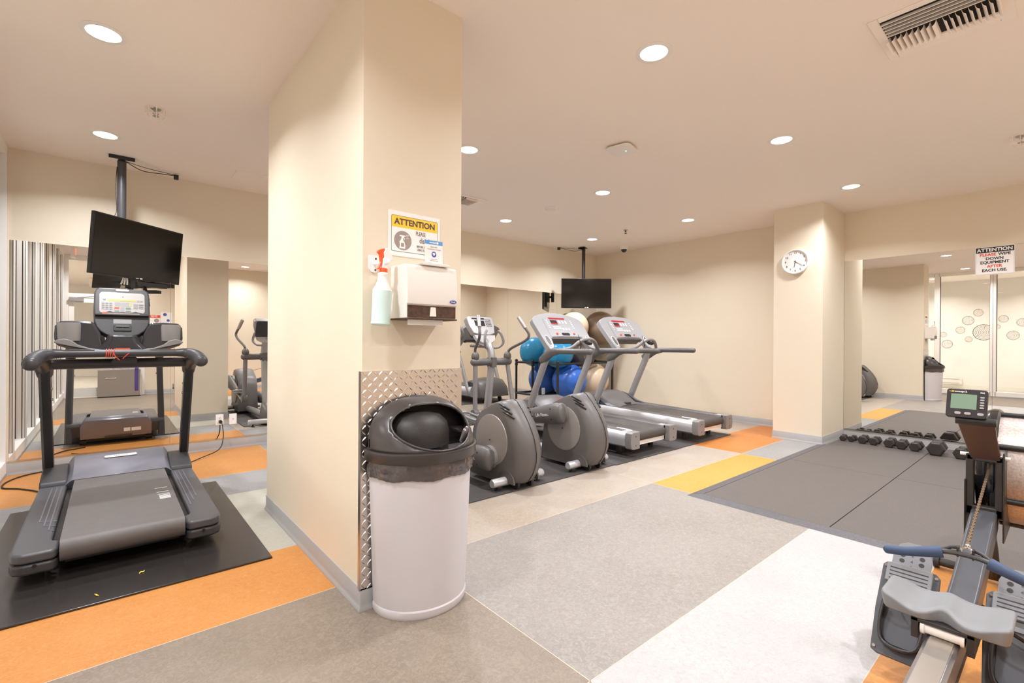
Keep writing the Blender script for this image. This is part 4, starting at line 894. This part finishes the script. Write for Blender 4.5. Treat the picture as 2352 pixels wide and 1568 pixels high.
    b = MB(); b.lathe([(.0005, .026), (.022, .026), (.024, .021)], Matrix.Translation((0, .96, 1.215)) @ Matrix.Rotation(radians(35), 4, 'X'), n=16); b.build('hub_badge', 'machine_silver', hub)
    b = MB(); b.tube([(-.16, .98, 1.30), (-.15, .95, 1.2), (-.13, .97, 1.12), (-.12, .96, 1.18)], .003, 6); b.build('safety_cord', 'cord', t)
    return t
silver_treadmill(4.565, 2.965, 'nearer grey and silver treadmill behind the second elliptical trainer')
silver_treadmill(5.815, 2.905, 'far grey and silver treadmill, nearest the plain right-hand wall')

# ------------------------------------------------------------------ elliptical trainers
def elliptical(x, y, lab, phase, grp):
    t = thing('elliptical_trainer', lab, 'elliptical trainer', (x, y, .010), 0, grp)
    prof = [(-.05, .035), (-.10, .060), (-.155, .135), (-.19, .22), (-.196, .31), (-.165, .43), (-.10, .545), (-.02, .640), (.045, .705), (.085, .722), (.16, .708), (.27, .668), (.37, .620), (.43, .560), (.475, .46), (.50, .33), (.515, .18), (.525, .05), (.50, .035)]
    b = MB(); R_ = []
    for q, ky, kz in ((-.142, .74, .955), (-.135, .80, .97), (-.11, .885, .985), (-.06, .96, .996), (0, 1.0, 1.0), (.06, .96, .996), (.11, .885, .985), (.135, .80, .97), (.142, .74, .955)):
        R_.append([V((q, a if a > .30 else .30+(a-.30)*ky, .035+(c-.035)*kz)) for a, c in prof])
    cx_, cz_ = .17, .38
    b.loft(R_); hs = b.build('drive_housing', 'taupe_grey', t, sharp=60)
    b = MB(); b.tube([(0, cx_+(a-cx_)*1.003, cz_+(c-cz_)*1.003) for a, c in prof[1:10]], .0025, 6); b.build('housing_seam', 'black_plastic', hs)
    b = MB()
    for s in (-1, 1):
        for k in range(3):
            M = Matrix.Translation((s*(.112+.0*k), .045-.026*k, .675-.030*k))
            b.tube([(s*.134, .118-.022*k, .690-.030*k), (s*.126, .064-.026*k, .672-.031*k), (s*.100, .022-.030*k, .645-.032*k)], .0085, 6)
    b.build('vent_slots', 'black_plastic', hs)
    b = MB()
    for s in (-1, 1): b.cyl((s*.128, .05, .545), (s*.138, .05, .545), .010, n=12); b.cyl((s*.112, -.08, .22), (s*.124, -.08, .22), .010, n=12)
    b.build('screw_hole', 'black_plastic', hs)
    if phase > 0: MB().prism(rrect(.03, .03, .006, 3), 'z', 0, .002, frame((-.122, .30, .635), (0, -1, 0), (.35, 0, 1))).build('round_mark', 'sign_red', hs, flat=True)
    for s in (-1, 1):
        b = MB(); b.prism([(.02+.105*cos(a), .05+.105*sin(a)) for a in [radians(q) for q in range(0, 181, 12)]], 'x', s*.128, s*.144); b.build('wheel_cover', 'grip_dark', hs, bev=.003)
        b = MB(); b.lathe([(.0005, 0), (.213, 0), (.216, .004), (.214, .009), (.206, .011), (.0005, .012)], frame((s*.140, .215, .375), (0, s, 0), (0, 0, 1)), n=56); dk = b.build('crank_disc', 'disc_grey', t, sharp=30)
        MB().cyl((s*.160, .215, .375), (s*.163, .215, .375), .006, n=10).build('axle_screw', 'black_plastic', dk)
    # crank arms, pedal links and pedals
    for s in (-1, 1):
        ph = phase if s < 0 else -phase
        a = radians(80 if ph > 0 else 268)
        pz = .375+.145*sin(a); py = .215+.12*cos(a)
        fy, fz = 1.15, (.36 if ph > 0 else .235)
        k_ = MB(); X = s*.225
        d = V((0, fy-py, fz-pz)); L = d.length; d = d/L; n = V((0, -d.z, d.y))
        rings = []
        for q, hh, w_ in ((-.10, .040, .035), (-.088, .088, .055), (-.03, .104, .064), (.04, .102, .064), (.16, .090, .058), (.36, .072, .048), (.52, .050, .040), (.56, .030, .030)):
            c = V((X, py, pz))+d*q
            rings.append([c+V((w_*cc, 0, 0))+n*(hh*ss) for cc, ss in [(cos(u)*(1 if abs(cos(u)) < .7 else 1), sin(u)) for u in [pi/8+v_*pi/8 for v_ in range(16)]]])
        k_.loft(rings); lk = k_.build('pedal_link', 'taupe_grey', t, sharp=60)
        k_ = MB(); k_.cyl((s*.150, py, pz), (s*.19, py, pz), .098, n=28); k_.build('link_collar', 'machine_grey', lk)
        k_ = MB()
        for q, hh in ((.02, .05), (.02, -.05), (.40, .03), (.40, -.03)): c = V((X+s*.0, py, pz))+d*q+n*hh; k_.cyl(c+V((-.052, 0, 0)), c+V((-.058, 0, 0)), .007, n=10)
        k_.build('link_screw', 'black_plastic', lk)
        if s < 0:
            M = frame(V((X-.0625, py, pz))+d*.135, -d, n); k_ = MB(); txt(k_, 'Life Fitness', .046, 0, 0, .0, M, sx=.9); k_.build('lettering', 'print_white', lk, flat=True)
        k_ = MB(); e0 = V((X, py, pz))+d*.5; e1 = V((X, fy+.22, fz-.04)); k_.tube([e0, V((X, fy, fz-.02)), e1], .026, 12); k_.build('pedal_arm', 'machine_silver', t)
        k_ = MB(); pd_ = rrect(.13, .36, .05, 5, 0, 0)
        M = Matrix.Translation((X, fy-.12, fz+.045)) @ Matrix.Rotation(radians(6 if ph > 0 else -8), 4, 'X')
        k_.prism(pd_, 'z', -.012, .012, M); pd = k_.build('foot_pedal', 'machine_grey', t, bev=.004)
        k_ = MB(); k_.tube([(p[0], p[1], .030) for p in pd_]+[(pd_[0][0], pd_[0][1], .030)], .013, 8, M, smooth=False); k_.build('pedal_rim', 'machine_grey', pd, sharp=70)
        MB().prism(rrect(.10, .30, .035), 'z', .012, .016, M).build('pedal_tread', 'grip_dark', pd)
        # swing arm: lower tube, shoulder, handle
        hx = s*.245; hy, hz = 1.545, .965
        low = V((s*.255, fy+.25 if ph < 0 else fy+.38, fz)); up = (V((hx, hy, hz))-low).normalized()
        k_ = MB(); k_.tube([low, V((hx, hy, hz-.03))], .029, 14, smooth=False, flat=(1, .8)); sa = k_.build('swing_arm', 'machine_grey', t)
        k_ = MB(); k_.cyl(low+V((-.035, 0, 0)), low+V((.035, 0, 0)), .052, n=24); k_.build('lower_joint', 'taupe_grey', sa)
        k_ = MB(); k_.tube([e1, low], .02, 10, smooth=False); k_.build('joint_link', 'machine_silver', sa)
        k_ = MB(); k_.tube([(s*.045, hy, hz), (s*.18, hy, hz), (s*.275, hy, hz), (s*.30, hy, hz)], [.042, .046, .045, .025], 18, smooth=False); k_.ball((hx, hy, hz+.065), .048, sc=(1, 1, 1.25)); k_.build('shoulder_joint', 'taupe_grey', t, sharp=60)
        dy = .0 if ph > 0 else -.10
        pts = [(hx, hy, hz+.10), (hx+s*.015, hy-.02+dy*.3, hz+.16), (hx+s*.07, hy-.16+dy, hz+.26), (hx+s*.085, hy-.20+dy, hz+.33), (hx+s*.06, hy-.16+dy, hz+.41), (hx+s*.02, hy-.08+dy, hz+.54)]
        k_ = MB(); k_.tube(pts, .0165, 12); hd = k_.build('moving_handle', 'taupe_grey', t, sharp=70)
        k_ = MB(); k_.tube([pts[4], ((pts[4][0]+pts[5][0])/2, (pts[4][1]+pts[5][1])/2, (pts[4][2]+pts[5][2])/2), pts[5]], [.022, .024, .022], 12); k_.build('hand_grip', 'steel_rough', hd)
        k_ = MB(); k_.tube([(s*.04, 1.60, 1.13), (s*.10, 1.54, 1.14), (s*.14, 1.50, 1.20), (s*.12, 1.52, 1.30), (s*.085, 1.54, 1.34)], [.014, .015, .016, .017, .015], 10); k_.build('fixed_handle', 'machine_grey', t)
    # frame
    b = MB(); b.tube([(0, .2, .07), (0, 1.0, .10), (0, 1.72, .10)], .045, 14, smooth=False); b.build('base_tube', 'machine_silver', t)
    b = MB(); b.tube([(0, 1.70, .08), (0, 1.62, .45), (0, 1.565, .85), (0, 1.55, 1.02), (0, 1.60, 1.16), (0, 1.70, 1.27)], [.050, .045, .043, .045, .044, .034], 18); b.build('mast', 'machine_silver', t, sharp=60)
    b = MB(); b.cyl((-.06, 1.55, .965), (.06, 1.55, .965), .052, n=22); b.bb(-.035, .035, 1.49, 1.60, .90, 1.02); b.build('mast_clamp', 'taupe_grey', t, bev=.006)
    b = MB(); b.loft([[V((w_*cos(a), yy+dd*sin(a), z)) for a in [q*pi/8 for q in range(16)]] for z, w_, dd, yy in ((.03, .09, .12, 1.74), (.12, .10, .13, 1.74), (.22, .085, .10, 1.72), (.30, .06, .06, 1.68))]); b.build('mast_shroud', 'taupe_grey', t, sharp=70)
    for yy, hw in ((.03, .28), (1.86, .27)):
        b = MB(); b.tube([(-hw, yy, .062), (-hw+.012, yy, .062), (hw-.012, yy, .062), (hw, yy, .062)], [.030, .036, .036, .030], 20, smooth=False); st = b.build('stabiliser', 'rail_silver', t, sharp=40)
        for q in (-1, 1): MB().cyl((q*(hw-.06), yy, 0), (q*(hw-.06), yy, .03), .010, n=12).cyl((q*(hw-.06), yy, 0), (q*(hw-.06), yy, .010), .026, n=18).build('levelling_foot', 'black_plastic', st)
    for q in (-.075, .075): MB().cyl((q-.012, -.035, .036), (q+.012, -.035, .036), .036, n=22).build('transport_wheel', 'black_plastic', t)
    # console
    CM = frame((0, 1.74, 1.40), (1, 0, 0), (0, .55, 1))
    b = MB(); b.prism([(-.16, -.10), (-.195, .02), (-.20, .115), (-.18, .135), (.18, .135), (.20, .115), (.195, .02), (.16, -.10), (.08, -.125), (-.08, -.125)], 'z', -.08, 0, CM); c = b.build('console', 'machine_silver', t, bev=.012, seg=3)
    b = MB(); b.bb(-.10, .045, .0, .075, 0, .003, CM); b.bb(-.13, .06, .095, .115, 0, .003, CM); b.build('lcd', 'lcd_dark', c, flat=True)
    b = MB()
    for i in range(4):
        for j in range(5): b.prism(rrect(.014, .010, .003, 2, .075+.022*i, .09-.022*j), 'z', 0, .004, CM)
    b.build('keypad', 'grip_dark', c)
    MB().prism(rrect(.34, .25, .03), 'z', -.086, -.079, CM).build('console_back', 'dark_plastic', c, bev=.006)
    b = MB(); b.prism([(-.16, -.125), (.16, -.125), (.13, -.20), (.06, -.235), (-.06, -.235), (-.13, -.20)], 'z', -.05, -.005, CM); b.build('reading_tray', 'panel_light', c, bev=.004)
    return t
GE = 'grey elliptical trainers side by side on the black mat'
elliptical(2.64, 3.0, 'nearest grey elliptical trainer, just right of the trash can', -1, GE)
elliptical(1.745, 3.0, 'elliptical trainer hidden behind the pillar, seen only in the left mirror', 1, GE)
elliptical(3.53, 3.0, 'second grey elliptical trainer, between the first one and the silver treadmills', 1, GE)

# ------------------------------------------------------------------ exercise balls on a pipe rack in the corner
rk = thing('ball_rack', 'black pipe rack holding exercise balls in the back corner', 'rack', (5.75, 5.60, 0))
for (x, y) in ((0, 0), (1.46, 0), (0, .44), (1.46, .44), (.52, .44), (.98, .44)):
    top = .87 if x in (0, 1.46) else .82
    b = MB(); b.cyl((x, y, .005), (x, y, top), .021, n=14); b.ball((x, y, top), .029, 14, 8); b.cyl((x, y, top-.09), (x, y, top-.05), .028, n=14); b.build('post', 'black_plastic', rk)
for z in (.84, .27):
    for yy in (0, .44): b = MB(); b.cyl((0, yy, z), (1.46, yy, z), .02, n=12); b.build('shelf_rail', 'black_plastic', rk)
    for xx in (0, 1.46): b = MB(); b.cyl((xx, 0, z), (xx, .44, z), .02, n=12); b.build('side_rail', 'black_plastic', rk)
def ball(x, y, z, r, m, lab, valve=True):
    b = MB(); b.ball((0, 0, 0), r, 48, 28); o = b.build('exercise_ball', m, sharp=180); o.location = (x, y, z)
    tag(o, lab, 'exercise ball', 'exercise balls in the back corner')
ball(6.27, 5.82, .516, .308, 'ball_blue', 'large royal blue exercise ball on the lower shelf of the rack')
ball(6.90, 5.82, .516, .308, 'ball_pearl', 'pearl beige exercise ball on the lower shelf, mostly behind the far treadmill')
ball(5.99, 5.82, 1.028, .268, 'ball_teal', 'teal blue exercise ball on top of the rack, behind the treadmill console')
ball(6.62, 5.82, 1.028, .262, 'ball_slate', 'dark bronze exercise ball on top of the rack between the two consoles')
ball(6.36, 5.80, 1.488, .264, 'ball_pearl', 'pearl beige exercise ball stacked highest in the corner under the television')
ball(7.00, 5.72, 1.475, .312, 'ball_bronze', 'large bronze exercise ball stacked at the far right, behind the far console')

# ------------------------------------------------------------------ rowing machine (right foreground)
RW = thing('rowing_machine', 'grey rowing machine with blue-gripped handle and small monitor at the right edge', 'rowing machine', (2.0, .262, 0))
MR = Matrix.Rotation(radians(-1.6), 4, 'Z')
RW.rotation_euler = (0, 0, 0)
b = MB(); b.prism([(-.040, .225), (.040, .225), (.040, .292), (.030, .300), (-.030, .300), (-.040, .292)], 'x', -1.0, .36); b.build('monorail', 'rail_alu', RW, bev=.002, seg=1)
b = MB(); b.bb(-1.0, .34, -.028, .028, .300, .303); b.build('track_plate', 'rail_steel', RW, flat=True)
b = MB(); b.prism([(-.040, .20), (.040, .20), (.041, .224), (-.041, .224)], 'x', -1.0, .30); b.build('rail_underside', 'rower_black', RW)
b = MB(); b.tube([(-.92, -.20, .02), (-.92, 0, .03), (-.92, .20, .02)], .02, 10, smooth=False); b.bb(-.95, -.89, -.03, .03, .02, .225); b.build('rear_leg', 'rower_black', RW)
# front frame: box beam rising to the flywheel
b = MB(); R_ = []
for x, z in ((.26, .175), (.50, .225), (1.10, .385)):
    R_.append([V((x, y, z+h_)) for y, h_ in ((-.043, 0), (.043, 0), (.043, .092), (.036, .098), (-.036, .098), (-.043, .092))])
b.loft(R_); b.build('front_beam', 'rower_grey', RW, bev=.003)
b = MB(); b.bb(.30, .52, -.050, .050, .235, .246); b.build('heel_plate', 'rower_black', RW, bev=.002)
# seat
b = MB(); R_ = []
def seatz(u, v):   # u across -1..1, v front/back -1..1
    return .0155*(abs(u)**2.2)*1.2-.014*math.exp(-((abs(u)-.45)/.3)**2)*(1-.3*v)+.006*math.exp(-(u/.16)**2)
NU, NV = 36, 12
vs = []; fs = []
def edge(u):
    # plan half-depth front and back as u goes across
    f = .098-.020*max(0, abs(u)-.72)/.28*(1); bk = -.094+.034*math.exp(-(u/.20)**2)
    if abs(u) > .93: f -= .018*(abs(u)-.93)/.07; bk += .018*(abs(u)-.93)/.07
    return bk, f
for i in range(NU+1):
    u = -1+2*i/NU
    bk, f = edge(u)
    for j in range(NV+1):
        v = -1+2*j/NV; x = bk+(f-bk)*(v+1)/2
        dr = .006*(max(0, abs(v)-.8)/.2)**2+.006*(max(0, abs(u)-.93)/.07)**2
        vs.append(V((.065+x, .155*u, .392+seatz(u, v)-dr)))
n0 = len(vs)
for i in range(NU+1):
    u = -1+2*i/NU
    bk, f = edge(u)
    for j in range(NV+1):
        v = -1+2*j/NV; x = bk+(f-bk)*(v+1)/2; vs.append(V((.065+x*.93, .155*u*.95, .348+.004*abs(u))))
W_ = NV+1
for i in range(NU):
    for j in range(NV):
        q = (i*W_+j, i*W_+j+1, (i+1)*W_+j+1, (i+1)*W_+j); fs.append(q); fs.append(tuple(n0+k for k in reversed(q)))
for i in range(NU):
    for j in (0, NV): fs.append((i*W_+j, (i+1)*W_+j, n0+(i+1)*W_+j, n0+i*W_+j))
for j in range(NV):
    for i in (0, NU): fs.append((i*W_+j, i*W_+j+1, n0+i*W_+j+1, n0+i*W_+j))
b = MB(); b.add(vs, fs); st = b.build('seat', 'seat_grey', RW, sharp=80); sm = st.modifiers.new('bevel', 'BEVEL'); sm.width = .007; sm.segments = 3; sm.angle_limit = radians(50); sm.limit_method = 'ANGLE'
b = MB(); b.cyl((.0, -.052, .322), (.0, .052, .322), .018, n=18); b.cyl((.0, -.052, .322), (.0, -.042, .322), .022, n=18); b.cyl((.0, .042, .322), (.0, .052, .322), .022, n=18); b.build('seat_roller', 'off_white', st); MB().cyl((.12, -.052, .322), (.12, .052, .322), .018, n=18).build('seat_roller', 'off_white', st)
b = MB(); b.bb(-.02, .14, -.075, -.056, .285, .350); b.bb(-.02, .14, .056, .075, .285, .350); b.bb(-.02, .14, -.075, .075, .338, .350); b.build('seat_carriage', 'rower_black', st, bev=.002)
# footrests
for s in (-1, 1):
    FY = s*.150
    FM_ = Matrix.Translation((.335, FY, .235)) @ Matrix.Rotation(radians(47), 4, 'Y').inverted() @ Matrix.Identity(4)
    # local: x runs along the plate (heel - to toe +), y across, z is the plate normal facing the rower
    PM = frame((.335, FY, .235), (0, -1, 0), (.68, 0, .73))
    b = MB(); b.prism([(-.080, -.205), (-.06, -.215), (.06, -.215), (.080, -.205), (.088, -.05), (.088, .13), (.075, .145), (-.075, .145), (-.088, .13), (-.088, -.05)], 'z', -.014, 0, PM); fp = b.build('foot_plate', 'foot_grey', RW, bev=.004)
    b = MB(); hb_ = [(-.058, -.02), (-.062, -.10), (-.052, -.165), (-.02, -.185), (.02, -.185), (.052, -.165), (.062, -.10), (.058, -.02)]
    rr = []
    for (x_, y_) in hb_: rr.append((x_, y_))
    b.tube([(x_, y_, .028+.010*(-y_ < .1)) for x_, y_ in hb_], .006, 8, PM, smooth=True, sub=3)
    b.loft([[PM @ V((x_, y_, 0)) for x_, y_ in hb_], [PM @ V((x_*1.03, y_*1.02, .034)) for x_, y_ in hb_]], cap=False, closed=False); b.build('heel_cup', 'rower_black', fp, sharp=60)
    b = MB(); b.prism(rrect(.104, .19, .035, 5, 0, -.075), 'z', .0, .006, PM); b.build('sole_pad', 'foot_grey', fp)
    b = MB(); b.prism([(-.056, .02), (.056, .02), (.060, .09), (.060, .185), (.045, .225), (.02, .240), (-.02, .240), (-.045, .225), (-.060, .185), (-.060, .09)], 'z', .006, .012, PM); fl = b.build('flexfoot_tongue', 'foot_light', fp, bev=.002)
    b = MB()
    for k in range(4):
        for q in (-1, 1): b.prism([(q*.030+.0085*cos(a*pi/8), .205-.024*k+.0085*sin(a*pi/8)) for a in range(16)], 'z', .0118, .0126, PM)
    b.bb(-.022, .022, .207, .209, .0118, .0126, PM); b.build('tongue_hole', 'rower_black', fl, flat=True)
    b = MB()
    for k, d_ in enumerate('642'): txt(b, d_, .016, 0, .185-.024*k, .0127, PM)
    b.build('size_number', 'foot_grey', fl, flat=True)
    b = MB(); b.prism([(-.070, .055), (.070, .055), (.070, .130), (.055, .135), (-.055, .135), (-.070, .130)], 'z', .014, .030, PM)
    tb = b.build('toe_bar', 'foot_light', fp, bev=.004)
    b = MB()
    for k in range(4): b.bb(-.058, .058, .066+.015*k, .070+.015*k, .0302, .0308, PM)
    b.build('toe_groove', 'rower_black', tb, flat=True)
    b = MB()
    for q in ((-.077, .125), (.077, .125), (-.070, -.195), (.070, -.195)): b.cyl(PM @ V((q[0], q[1], 0)), PM @ V((q[0], q[1], .004)), .0055, n=10)
    b.build('rivet', 'chrome', fp)
    b = MB(); b.tube([PM @ V((-.05, .05, .032)), PM @ V((-.03, .0, .065)), PM @ V((.03, -.03, .060)), PM @ V((.068, -.05, .01))], .008, 6, flat=(1, .3)); b.build('foot_strap', 'rower_black', fp)
b = MB(); b.cyl((.40, -.24, .262), (.40, .24, .262), .013, n=12); b.build('foot_crossbar', 'rower_black', RW)
# handle resting above the footrests
HH = bpy.data.objects.new('rowing_handle', None); COL.objects.link(HH); HH.parent = RW; HH.location = (.335, -.016, .478)
for s in (-1, 1):
    b = MB(); b.tube([(-.012, s*.062, -.008), (-.022, s*.10, -.018), (-.026, s*.16, -.036), (-.024, s*.215, -.048), (-.023, s*.225, -.050), (-.023, s*.231, -.051)], [.021, .0185, .016, .0155, .013, .006], 16); b.build('foam_grip', 'grip_blue', HH, sharp=60)
    b = MB(); b.tube([(-.008, s*.085, -.014), (.006, s*.04, .012), (.012, s*.018, .016)], .0065, 8, smooth=False); b.tube([(.0, s*.055, -.002), (-.005, s*.022, -.004)], .005, 6, smooth=False); b.bb(-.012, .014, s*.020-.003, s*.020+.003, -.012, .022); b.build('handle_web', 'rower_black', HH)
b = MB(); b.tube([(-.012, -.08, -.010), (-.008, -.04, -.002), (-.007, 0, .0), (-.008, .04, -.002), (-.012, .08, -.010)], .011, 12, flat=(.8, 1.1)); b.build('centre_bar', 'rower_black', HH)
b = MB(); b.tube([(.008, -.012, .0), (.026, -.014, .008), (.040, 0, .012), (.026, .014, .008), (.008, .012, .0)], .0035, 8); b.ball((.048, 0, .016), .009, 12, 8); b.build('shackle', 'chrome', HH)
# chain
b = MB(); P0, P1 = V((2.385, .247, .495)), V((3.08, .245, .68)); L_ = (P1-P0).length; nl = 62; ud = (P1-P0)/L_; sv = V((0, 1, 0)); tv_ = ud.cross(sv)
for k in range(nl):
    c = P0+ud*(L_*(k+.5)/nl)
    if k % 2: b.box(c, (L_/nl*1.25, .0095, .006), rot=Matrix((ud, sv, tv_)).transposed())
    else: b.box(c, (L_/nl*1.25, .0045, .008), rot=Matrix((ud, sv, tv_)).transposed())
b.build('chain', 'chain', RW).matrix_parent_inverse = Matrix.Translation((-2.0, -.262, 0))
# bracket, monitor arm, flywheel
BX = 1.06
b = MB()
b.bb(BX-.012, BX+.03, .034, .062, .44, .720); b.bb(BX-.012, BX+.03, -.062, -.034, .44, .720); b.bb(BX-.012, BX+.03, -.062, .062, .44, .485); b.bb(BX-.012, BX+.03, -.062, .062, .690, .722)
b.build('chain_bracket', 'rower_black', RW, bev=.006)
b = MB(); b.bb(BX-.02, BX+.30, -.066, -.060, .34, .74); b.bb(BX-.02, BX+.30, .060, .066, .34, .60); b.build('side_plate', 'rower_black', RW, bev=.002)
b = MB(); b.cyl((BX+.005, -.082, .715), (BX+.005, .082, .715), .008, n=12); b.build('hinge_bolt', 'off_white', RW)
b = MB(); b.loft([[V((BX-.005, y, .715+dz)) for y, dz in ((-.052, -.02), (.045, -.02), (.045, .02), (-.052, .02))], [V((BX-.16, y, .880+dz)) for y, dz in ((-.045, -.004), (.075, -.004), (.075, .008), (-.045, .008))]]); b.build('monitor_arm', 'brown_arm', RW, bev=.004)
MM = frame((BX-.165, .045, .965), (0, -1, 0), (.25, -.02, 1))
b = MB(); b.prism(rrect(.132, .126, .009, 4), 'z', -.034, 0, MM); mo = b.build('monitor', 'sign_black', RW, bev=.003)
MB().prism(rrect(.084, .066, .002, 2, -.009, .008), 'z', 0, .0008, MM).build('monitor_screen', 'lcd_green', mo, flat=True)
b = MB()
for k in range(5): b.prism(rrect(.014, .0065, .003, 3, .050, .030-.0115*k), 'z', 0, .002, MM)
for q in (-.026, .006, .047): b.prism(rrect(.021, .011, .0052, 3, q, -.044), 'z', 0, .002, MM)
b.build('monitor_button', 'ink_grey', mo)
b = MB(); b.prism([(-.052, .052), (-.056, .0505), (-.056, .0535)], 'z', 0, .0008, MM); b.bb(-.050, -.047, .0485, .0555, 0, .0008, MM); b.bb(-.045, -.042, .0485, .0555, 0, .0008, MM); b.bb(-.058, -.042, .051, .0525, 0, .0008, MM); b.build('monitor_logo', 'sign_yellow', mo, flat=True)
b = MB(); txt(b, 'concept 2', .0105, -.040, .052, .0012, MM, align='LEFT', bold=.0003, sx=.95); txt(b, 'PM5', .008, .050, .050, .0012, MM, bold=.0002); b.build('monitor_lettering', 'print_white', mo, flat=True)
b = MB(); b.cyl((BX-.155, -.050, .888), (BX-.155, .080, .888), .017, n=18); b.build('monitor_hinge', 'black_plastic', RW)
b = MB(); b.tube([(BX-.155, .05, .905), (BX-.165, .075, .890), (BX-.150, .07, .88)], .0025, 6); b.build('monitor_cable', 'cord', RW)
FC = (1.41, -.085, .615)
def ringy(y0, y1, prof, m, nm, par, n=64):
    b = MB(); M = frame(FC, (1, 0, 0), (0, 0, 1)); b.lathe(prof, M, n=n); return b.build(nm, m, par, sharp=35)
# lathe axis is -y in world (u=x, v=z -> n=-y)
band = ringy(0, 0, [(.262, -.075), (.262, .095)], 'rusty_mesh', 'flywheel_cage', RW)
so = band.modifiers.new('solid', 'SOLIDIFY'); so.thickness = .003
ringy(0, 0, [(.0005, -.135), (.18, -.134), (.245, -.128), (.274, -.110), (.286, -.085), (.286, -.062), (.276, -.052), (.262, -.052)], 'black_gloss', 'cage_cover', RW)
ringy(0, 0, [(.262, .09), (.270, .10), (.262, .13), (.2, .15), (.0005, .15)], 'black_gloss', 'cage_cover', RW)
b = MB()
for a in (150, 205, 100, 45, 260): c = V((FC[0]+.268*cos(radians(a)), 0, FC[2]+.268*sin(radians(a)))); MB().cyl((c.x, FC[1]-.10, c.z), (c.x, FC[1]+.085, c.z), .013, n=14).build('cage_strut', 'black_plastic', RW)
b = MB(); b.prism([(1.14, .46), (1.26, .46), (1.26, .62), (1.20, .64), (1.13, .62)], 'y', -.045, -.01); b.build('flywheel_bracket', 'rower_black', RW, bev=.004)
b = MB(); b.tube([(1.12, .0, .42), (1.35, .0, .20), (1.48, .0, .04)], .028, 10, smooth=False); b.tube([(1.48, -.22, .035), (1.48, .22, .035)], .022, 12, smooth=False); b.build('front_leg', 'rower_black', RW)
for q in (-.22, .22): MB().cyl((1.48, q-.012, .035), (1.48, q+.012, .035), .034, n=18).build('caster', 'black_plastic', RW)

for (x, y, r_, lab) in ((.135, 3.13, .6, 'small dry yellow leaf scrap on the mat under the middle of the black treadmill'), (-.04, 2.985, 2.1, 'small dry yellow leaf scrap near the front edge of the black mat')):
    b = MB(); b.tube([(-.014, 0, .002), (-.004, .004, .005), (.006, -.002, .003), (.014, .003, .006)], [.002, .004, .003, .0015], 6, flat=(.5, 1)); o = b.build('leaf_scrap', 'sign_yellow'); o.location = (x, y, .0115); o.rotation_euler = (0, 0, r_)
    tag(o, lab, 'leaf', 'leaf scraps on the black mat')
